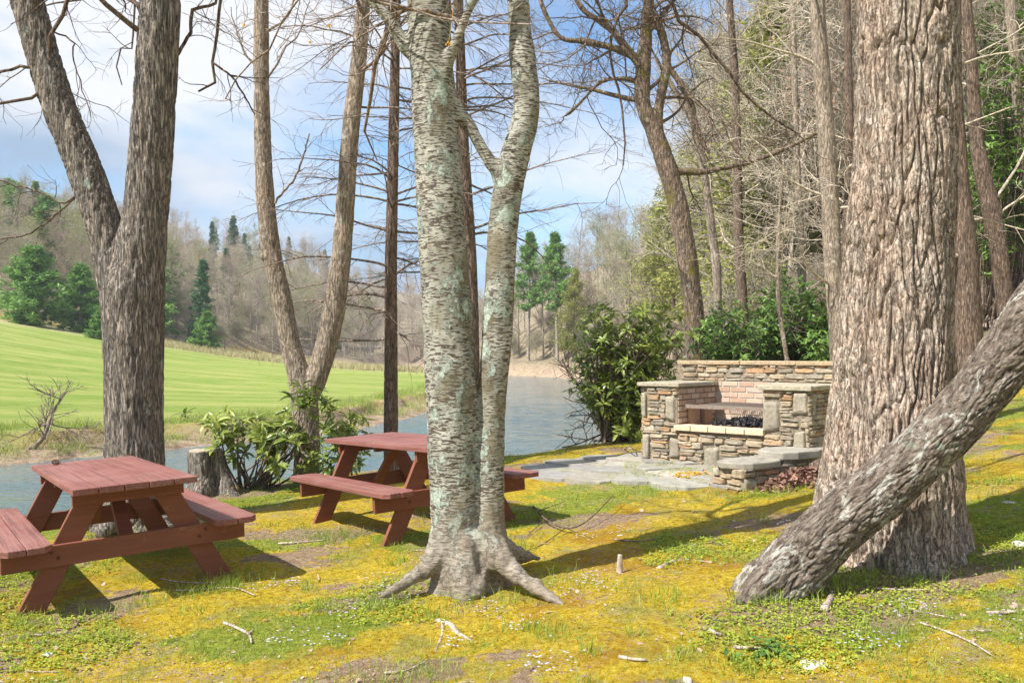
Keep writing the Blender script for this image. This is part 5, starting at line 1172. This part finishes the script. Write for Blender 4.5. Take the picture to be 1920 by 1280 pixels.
# pale violet flowers in patches
cs = [(545, 1085), (500, 1082), (1100, 1105), (1130, 1120), (1070, 1125), (1160, 1020), (1100, 1022), (1700, 1195), (1715, 1200), (1640, 1250), (1620, 1262), (720, 1105), (735, 1115), (60, 1262), (1010, 1260), (1035, 1255), (980, 1185), (905, 1140), (690, 1080), (610, 1195), (1890, 1240), (1475, 1030), (780, 1060), (520, 1190), (850, 1200), (650, 1140)]
mb = MB(); ms = MB()
for (px_, py_) in cs:
    Y_ = 1.5 * F / (py_ - YH)
    c_ = pt(px_, py_, Y_); n_ = 16; xx = c_[0] + rng.normal(size=n_) * .06; yy = c_[1] + rng.normal(size=n_) * .09; zz = terrain(xx, yy)[0] + rng.uniform(.02, .05, n_)
    for p_ in range(4):
        a = p_ * PI / 2 + rng.uniform(-.2, .2, n_); D = np.c_[np.cos(a), np.sin(a), np.full(n_, .15)]
        leaf_mesh(mb, np.c_[xx, yy, zz], D, np.tile((0, 0, 1.), (n_, 1)), np.full(n_, .0085), np.full(n_, .0034), .1, 0)
    blades(ms, xx, yy, zz - .04, np.full(n_, .045), np.full(n_, .0015), .0)
fo = mb.build('wildflowers', M['petal'], None); tag(fo, 'tiny pale violet four petalled flowers in loose patches on the lawn', 'wildflowers', kind='stuff')
put_ = ms.build('stems', M['grass'], fo)
# grass fringe on the river banks
def fringe(L, n, off0, off1, side, h0, h1, mat, name, label, ylim):
    seg = rng.integers(0, len(L) - 1, n * 3); f = rng.uniform(0, 1, n * 3)[:, None]; a, b = L[seg], L[seg + 1]; p = a + (b - a) * f; dn_ = unit(b - a); nr_ = np.c_[dn_[:, 1], -dn_[:, 0]] * side
    p = p + nr_ * rng.uniform(off0, off1, n * 3)[:, None]; ok = (p[:, 1] > ylim[0]) & (p[:, 1] < ylim[1]) & (np.abs(p[:, 0]) < p[:, 1] * .65 + 2); p = p[ok][:n]
    cl = noise3(p[:, 0] * .9, p[:, 1] * .9, 4) + rng.normal(size=len(p)) * .15 > -.05; p = p[cl]
    zz = terrain(p[:, 0], p[:, 1])[0]; mb = MB(); sc_ = 1 + p[:, 1] * .012
    blades(mb, p[:, 0], p[:, 1], zz, rng.uniform(h0, h1, len(p)) * sc_, rng.uniform(.006, .012, len(p)) * sc_, .4); tag(mb.build(name, M[mat], None), label, 'grass', kind='stuff')
fringe(FB, 26000, .6, 3.6, -1, .06, .24, 'grass', 'bank_grass', 'green grass hanging over the far river bank', (14, 70))
fringe(FB, 7000, .3, 3.2, -1, .08, .3, 'dry_grass', 'bank_dry_grass', 'dry straw coloured grass on the far river bank', (14, 70))
# tall dry grass band at the far end of the field
n = 30000; Xq = rng.uniform(-42, -4, n); Yq = rng.uniform(66, 100, n); T_ = terrain(Xq, Yq); dl_ = pdist(Xq, Yq, LF)[0]
ok = T_[2] & (T_[6] < 1.5) & (T_[4] > 2) & ((dl_ < 4) | (Yq + .25 * Xq + 5 * noise3(Xq * .1, Yq * .1, 1) > 77)); Xq, Yq, Zq = Xq[ok], Yq[ok], T_[0][ok]
mb = MB(); blades(mb, Xq, Yq, Zq, rng.uniform(.3, .9, len(Xq)), rng.uniform(.03, .08, len(Xq)), .3)
tag(mb.build('tall_grass', M['dry_grass'], None), 'pale tall grass along the far end of the mown field', 'grass', kind='stuff')

# ---------------------------------------------------------------- small things on the lawn
def gp(px, py, dz=0.01):
    Y_ = 1.5 * F / max(py - YH, 20)
    for _ in range(8): Y_ = .5 * Y_ + .5 * (HC - gz((px - 960) / F * Y_, Y_)) * F / (py - YH)
    p = pt(px, py, Y_); p[2] = gz(p[0], p[1]) + dz; return p
def stick(name, rows, r0, r1, label, mat='stick', subs=(), lift=0.012, cat='stick'):
    P = np.array([gp(a, b, lift + (c if c else 0)) for a, b, c in [(*q, 0)[:3] for q in rows]]); o = tree_root(name, P[0], label, cat)
    R = np.linspace(r0, r1, len(P)); m = big_tube(P, R, 8, .02, lambda th, s, R_, Q: .25 * R_ * noise3(Q[..., 0] * 30, Q[..., 1] * 30, Q[..., 2] * 30))
    for sb in subs:
        Q = np.array([gp(a, b, lift + (c if c else 0)) for a, b, c in [(*q, 0)[:3] for q in sb]]); big_tube(Q, np.linspace(r1 * 1.1, r1 * .6, len(Q)), 6, .03, None, m)
    put(o, m.build('wood', M[mat], None, True)); return o
stick('fallen_twig', [(420, 1168), (445, 1178), (466, 1190), (472, 1206)], .010, .006, 'short crooked dry twig lying in front of the nearest picnic table', subs=[[(466, 1190), (476, 1180)]])
stick('fallen_twig', [(330, 1108), (370, 1107), (410, 1103), (445, 1104), (478, 1117)], .006, .004, 'long thin pale twig by the right front leg of the nearest picnic table')
stick('fallen_twig', [(300, 1085), (340, 1092), (390, 1094), (430, 1090)], .005, .003, 'thin grey twig in the shade of the nearest picnic table')
stick('fallen_twig', [(141, 1176), (150, 1162), (159, 1154)], .008, .005, 'short dark stick near the left front leg of the nearest picnic table', 'twig')
stick('fallen_twig', [(58, 1192), (90, 1190), (128, 1186)], .010, .006, 'dark bark stick at the left edge of the lawn')
stick('fallen_branch', [(1000, 950), (1022, 985, .05), (1060, 998, .03), (1100, 990, .05), (1150, 955, .12)], .009, .004, 'dark fallen branch with thin side twigs lying right of the pale dashed tree', 'bark_dark', [[(1022, 985, .05), (990, 1005)], [(1060, 998, .03), (1020, 1020), (985, 1035)], [(1060, 998, .03), (1110, 1010)], [(1010, 965, .03), (1060, 945, .02)]], cat='branch')
stick('fallen_twig', [(1110, 858), (1140, 842), (1170, 842), (1195, 846)], .012, .006, 'pale crooked stick on the grass left of the stone barbecue')
stick('exposed_root', [(822, 1162), (845, 1170), (860, 1185), (885, 1200)], .022, .010, 'pale gnarled root surfacing in the lawn in front of the pale dashed tree', subs=[[(830, 1168), (828, 1190), (815, 1220)]], lift=.0, cat='root')
stick('exposed_root', [(1235, 1065), (1262, 1050), (1300, 1048), (1380, 1058)], .020, .006, 'long root just surfacing left of the leaning trunk', lift=-.004, cat='root')
stick('fallen_twig', [(1545, 1145), (1556, 1125), (1560, 1110)], .022, .012, 'short broken reddish root stub beside the base of the leaning trunk')
stick('fallen_twig', [(1160, 1232), (1190, 1237), (1212, 1238)], .009, .007, 'short grey stick at the bottom of the photo, centre right')
stick('fallen_twig', [(1725, 1168), (1775, 1185), (1820, 1205), (1858, 1228)], .006, .004, 'thin dark twig in the clover below the massive furrowed tree')
stick('fallen_twig', [(1640, 1104), (1700, 1107), (1745, 1107)], .006, .004, 'straight thin twig in the shadow of the leaning trunk')
stick('fallen_twig', [(1850, 1150), (1880, 1150), (1905, 1148)], .010, .007, 'grey stick by the right edge of the lawn')
stick('fallen_twig', [(1320, 1178), (1335, 1185), (1352, 1192)], .014, .009, 'chunky pale stick left of the dandelion')
stick('fallen_twig', [(720, 1262), (760, 1258), (800, 1240)], .006, .004, 'thin twig at the bottom of the photo below the pale dashed tree')
stick('fallen_twig', [(1375, 1214), (1400, 1216), (1432, 1216)], .009, .006, 'reddish twig just below the dandelion')
stick('fallen_twig', [(520, 1020), (560, 1018), (605, 1014)], .010, .005, 'grey stick on the lawn between the two picnic tables')
stick('fallen_twig', [(1150, 1012, 0), (1190, 1016), (1240, 1010)], .006, .004, 'thin dark stick in the shaded moss right of the pale dashed tree', 'twig')
o = tree_root('wooden_stake', gp(1162, 1072, 0), 'small pale broken stub standing upright in the moss right of the pale dashed tree', 'stub'); g_ = gp(1162, 1072, -.03)
put(o, big_tube([g_, g_ + (0, 0, .07), g_ + (.003, 0, .15)], [.022, .018, .016], 12, .01, lambda th, s, R_, Q: .006 * noise3(Q[..., 0] * 60, Q[..., 1] * 60, Q[..., 2] * 20)).build('wood', M['cut_wood'], None, True))
def rock(px, py, rx, ry, h, label, mat='rock'):
    c_ = gp(px, py, -.01); u = np.linspace(0, 2 * PI, 22, endpoint=False); v = np.linspace(0, PI, 12); U_, V_ = np.meshgrid(u, v)
    r = 1 + .22 * noise3(np.cos(U_) * np.sin(V_) * 1.6 + px, np.sin(U_) * np.sin(V_) * 1.6, np.cos(V_) * 1.6) ; sp = lambda a: np.sign(a) * np.abs(a) ** .75
    P = np.stack([sp(np.cos(U_) * np.sin(V_)) * r * rx, sp(np.sin(U_) * np.sin(V_)) * r * ry, sp(np.cos(V_)) * r * h], -1)
    idx = np.arange(P.shape[0] * 22).reshape(-1, 22); q = np.stack([idx[1:], np.roll(idx, -1, 1)[1:], np.roll(idx, -1, 1)[:-1], idx[:-1]], -1).reshape(-1, 4)
    o = MB().add(P.reshape(-1, 3), q).build('rock', M[mat], None, True); o.location = c_; tag(o, label, 'rock')
rock(95, 1222, .045, .03, .02, 'flat blue grey stone lying in the lawn at the lower left')
rock(1530, 1242, .075, .055, .022, 'flat tan stone set in the moss below the leaning trunk')
rock(1912, 1020, .04, .05, .04, 'whitish rock at the right edge of the lawn')
rock(1893, 940, .06, .05, .015, 'flat grey stone on the shaded grass at the right')
rock(1288, 1274, .025, .02, .03, 'small pale stone at the bottom edge of the photo')
rock(1165, 1002, .035, .02, .015, 'small grey stone in the shaded moss right of the pale dashed tree')
# pine cone on the near table
o = tree_root('pine_cone', pt(99, 877, 7.35), 'small dark cone lying on the far left corner of the nearest picnic table', 'cone'); c_ = np.array(o.location)
q_ = T1.matrix_world if False else None
bpy.context.view_layer.update()
loc = T1.matrix_world @ Vector((-.22, .80, .757)); o.location = loc; m = MB()
for k in range(60):
    a = k * 2.4; s_ = k / 60; rr = .018 * math.sin(PI * (s_ * .85 + .1)); p = Vector((-.03 + .06 * s_, rr * math.cos(a), .018 + rr * math.sin(a)))
    m.box(-.004, .004, -.005, .005, -.0015, .0015, None, Matrix.Translation(p) @ Euler((a, .5, 0)).to_matrix().to_4x4())
tubes(np.array([[(-.03, 0, .018), (.0, 0, .018), (.03, 0, .018)]]), np.array([[.006, .014, .004]]), 8, m); m.build('scales', M['bark_dark'], o)
# dandelion
g_ = gp(1440, 1225, 0); o = tree_root('dandelion', g_, 'yellow dandelion flower above dark green toothed leaves, below the leaning trunk', 'flower'); ml = MB(); ms = MB(); mf = MB()
n_ = 46; a = rng.uniform(0, 2 * PI, n_); leaf_mesh(ml, np.tile(g_, (n_, 1)) + rng.normal(size=(n_, 3)) * (.07, .05, .012) + (0, 0, .015), np.c_[np.cos(a), np.sin(a), rng.uniform(.1, .9, n_)], np.tile((0, 0, 1.), (n_, 1)), rng.uniform(.04, .08, n_), rng.uniform(.009, .016, n_), .3, .3)
hd = g_ + (.09, -.02, .085); tubes(np.array([[g_ + (.05, 0, 0), (g_ + (.05, 0, 0) + hd) / 2 + (.01, 0, .01), hd]]), np.full((1, 3), .0022), 6, ms)
n_ = 70; a = rng.uniform(0, 2 * PI, n_); leaf_mesh(mf, np.tile(hd, (n_, 1)), np.c_[np.cos(a), np.sin(a), rng.uniform(0, 1.4, n_)], np.tile((0, 0, 1.), (n_, 1)), np.full(n_, .016), np.full(n_, .003), .1, 0)
put(o, ml.build('leaves', M['rhodo_dark'], None)); put(o, ms.build('stem', M['grass'], None)); put(o, mf.build('flower_head', M['yellow'], None))
# seedling at the foot of the pale tree
g_ = gp(820, 1102, 0); o = tree_root('seedling', g_, 'bright yellow green seedling at the left foot of the pale dashed tree', 'plant'); ml = MB(); n_ = 60
leaf_mesh(ml, g_ + rng.normal(size=(n_, 3)) * (.045, .03, .015) + (0, 0, .04), unit(np.c_[rng.normal(size=(n_, 2)), rng.uniform(.0, 1, n_)]), np.tile((0, 0, 1.), (n_, 1)), rng.uniform(.025, .05, n_), rng.uniform(.008, .013, n_), .3, .3)
put(o, ml.build('leaves', M['bright_leaf'], None)); ms = MB(); blades(ms, g_[0] + rng.normal(size=14) * .04, g_[1] + rng.normal(size=14) * .03, np.full(14, g_[2]), np.full(14, .06), np.full(14, .002), .2); put(o, ms.build('stem', M['grass'], None))
# leaf heap and log by the bench
c_ = np.array((2.78, 8.20, 0.)); n_ = 1900; xx = c_[0] + rng.normal(size=n_) * .24 + .0; yy = c_[1] + rng.normal(size=n_) * .10; zz = terrain(xx, yy)[0] + np.maximum(0, .16 * np.exp(-((xx - c_[0]) / .28) ** 2 - ((yy - c_[1]) / .16) ** 2)) * rng.uniform(.1, 1, n_)
mb = MB(); flat_leaves(mb, xx, yy, zz, rng.uniform(.03, .07, n_), .9); tag(mb.build('leaf_heap', M['litter_dark'], None), 'heap of reddish brown dead leaves piled against the low stone bench', 'leaves', kind='stuff')
g_ = np.array((2.92, 8.28, gz(2.92, 8.28))); o = tree_root('log', g_, 'short dark log lying in the dead leaves beside the low stone bench', 'log')
put(o, big_tube([g_ + (-.02, -.10, .12), g_ + (.1, .05, .14), g_ + (.3, .25, .18)], [.075, .075, .07], 28, .01, lambda th, s, R_, Q: furrow(th, s, R_, Q, .012, 30, 30)).build('bark', M['bark_dark'], None, True))
# rusty pine needles on the flagstones
n_ = 260; xx = 1.85 + rng.normal(size=n_) * .09; yy = 9.05 + rng.normal(size=n_) * .07; zz = terrain(xx, yy, True)[0] + .028; mb = MB(); flat_leaves(mb, xx, yy, zz, rng.uniform(.02, .05, n_), .3)
tag(mb.build('rusty_leaves', M['orange_leaf'], None), 'small patch of rusty orange dead leaves on the grey flagstones', 'leaves', kind='stuff')
# last year's leaves still hanging on twigs near the pale tree
for (px_, py_, Y_, lb) in [(458, 45, 7.6, 'small yellow leaf hanging against the sky right of the forked grey tree'), (617, 46, 7.6, 'small tan leaf hanging against the sky near the top of the slim forked tree'), (841, 80, 5.2, 'orange leaf caught against the pale dashed trunk near its top'), (582, 77, 7.6, 'tiny orange leaf hanging left of the slim forked tree top')]:
    p_ = pt(px_, py_, Y_); m = MB(); n_ = 3
    leaf_mesh(m, np.tile(p_, (n_, 1)), unit(rng.normal(size=(n_, 3)) + (0, 0, -1)), unit(rng.normal(size=(n_, 3))), np.full(n_, .04), np.full(n_, .014), .3, .3)
    tubes(np.array([[p_, p_ + (.02, 0, .12), p_ + (.03, .02, .3), p_ + (.1, .05, .6), p_ + (.12, .05, 1.2)]]), np.full((1, 5), .0016), 3, m)
    tag(put(empty('hanging_leaf', tuple(p_)), m.build('leaf', M['orange_leaf'], None)).parent, lb, 'leaf')

# ---------------------------------------------------------------- air
hz = MB().box(-440, 440, -70, 660, -3.5, 75)
hm = bpy.data.materials.new('haze'); hm.use_nodes = True; hm.node_tree.nodes.clear()
pv = hm.node_tree.nodes.new('ShaderNodeVolumePrincipled'); ho = hm.node_tree.nodes.new('ShaderNodeOutputMaterial')
pv.inputs['Color'].default_value = (0.80, 0.88, 1.0, 1); pv.inputs['Density'].default_value = HAZE
hm.node_tree.links.new(pv.outputs[0], ho.inputs['Volume'])
tag(hz.build('haze', hm), 'thin bluish haze that pales the distant wooded hills', 'haze', kind='stuff')
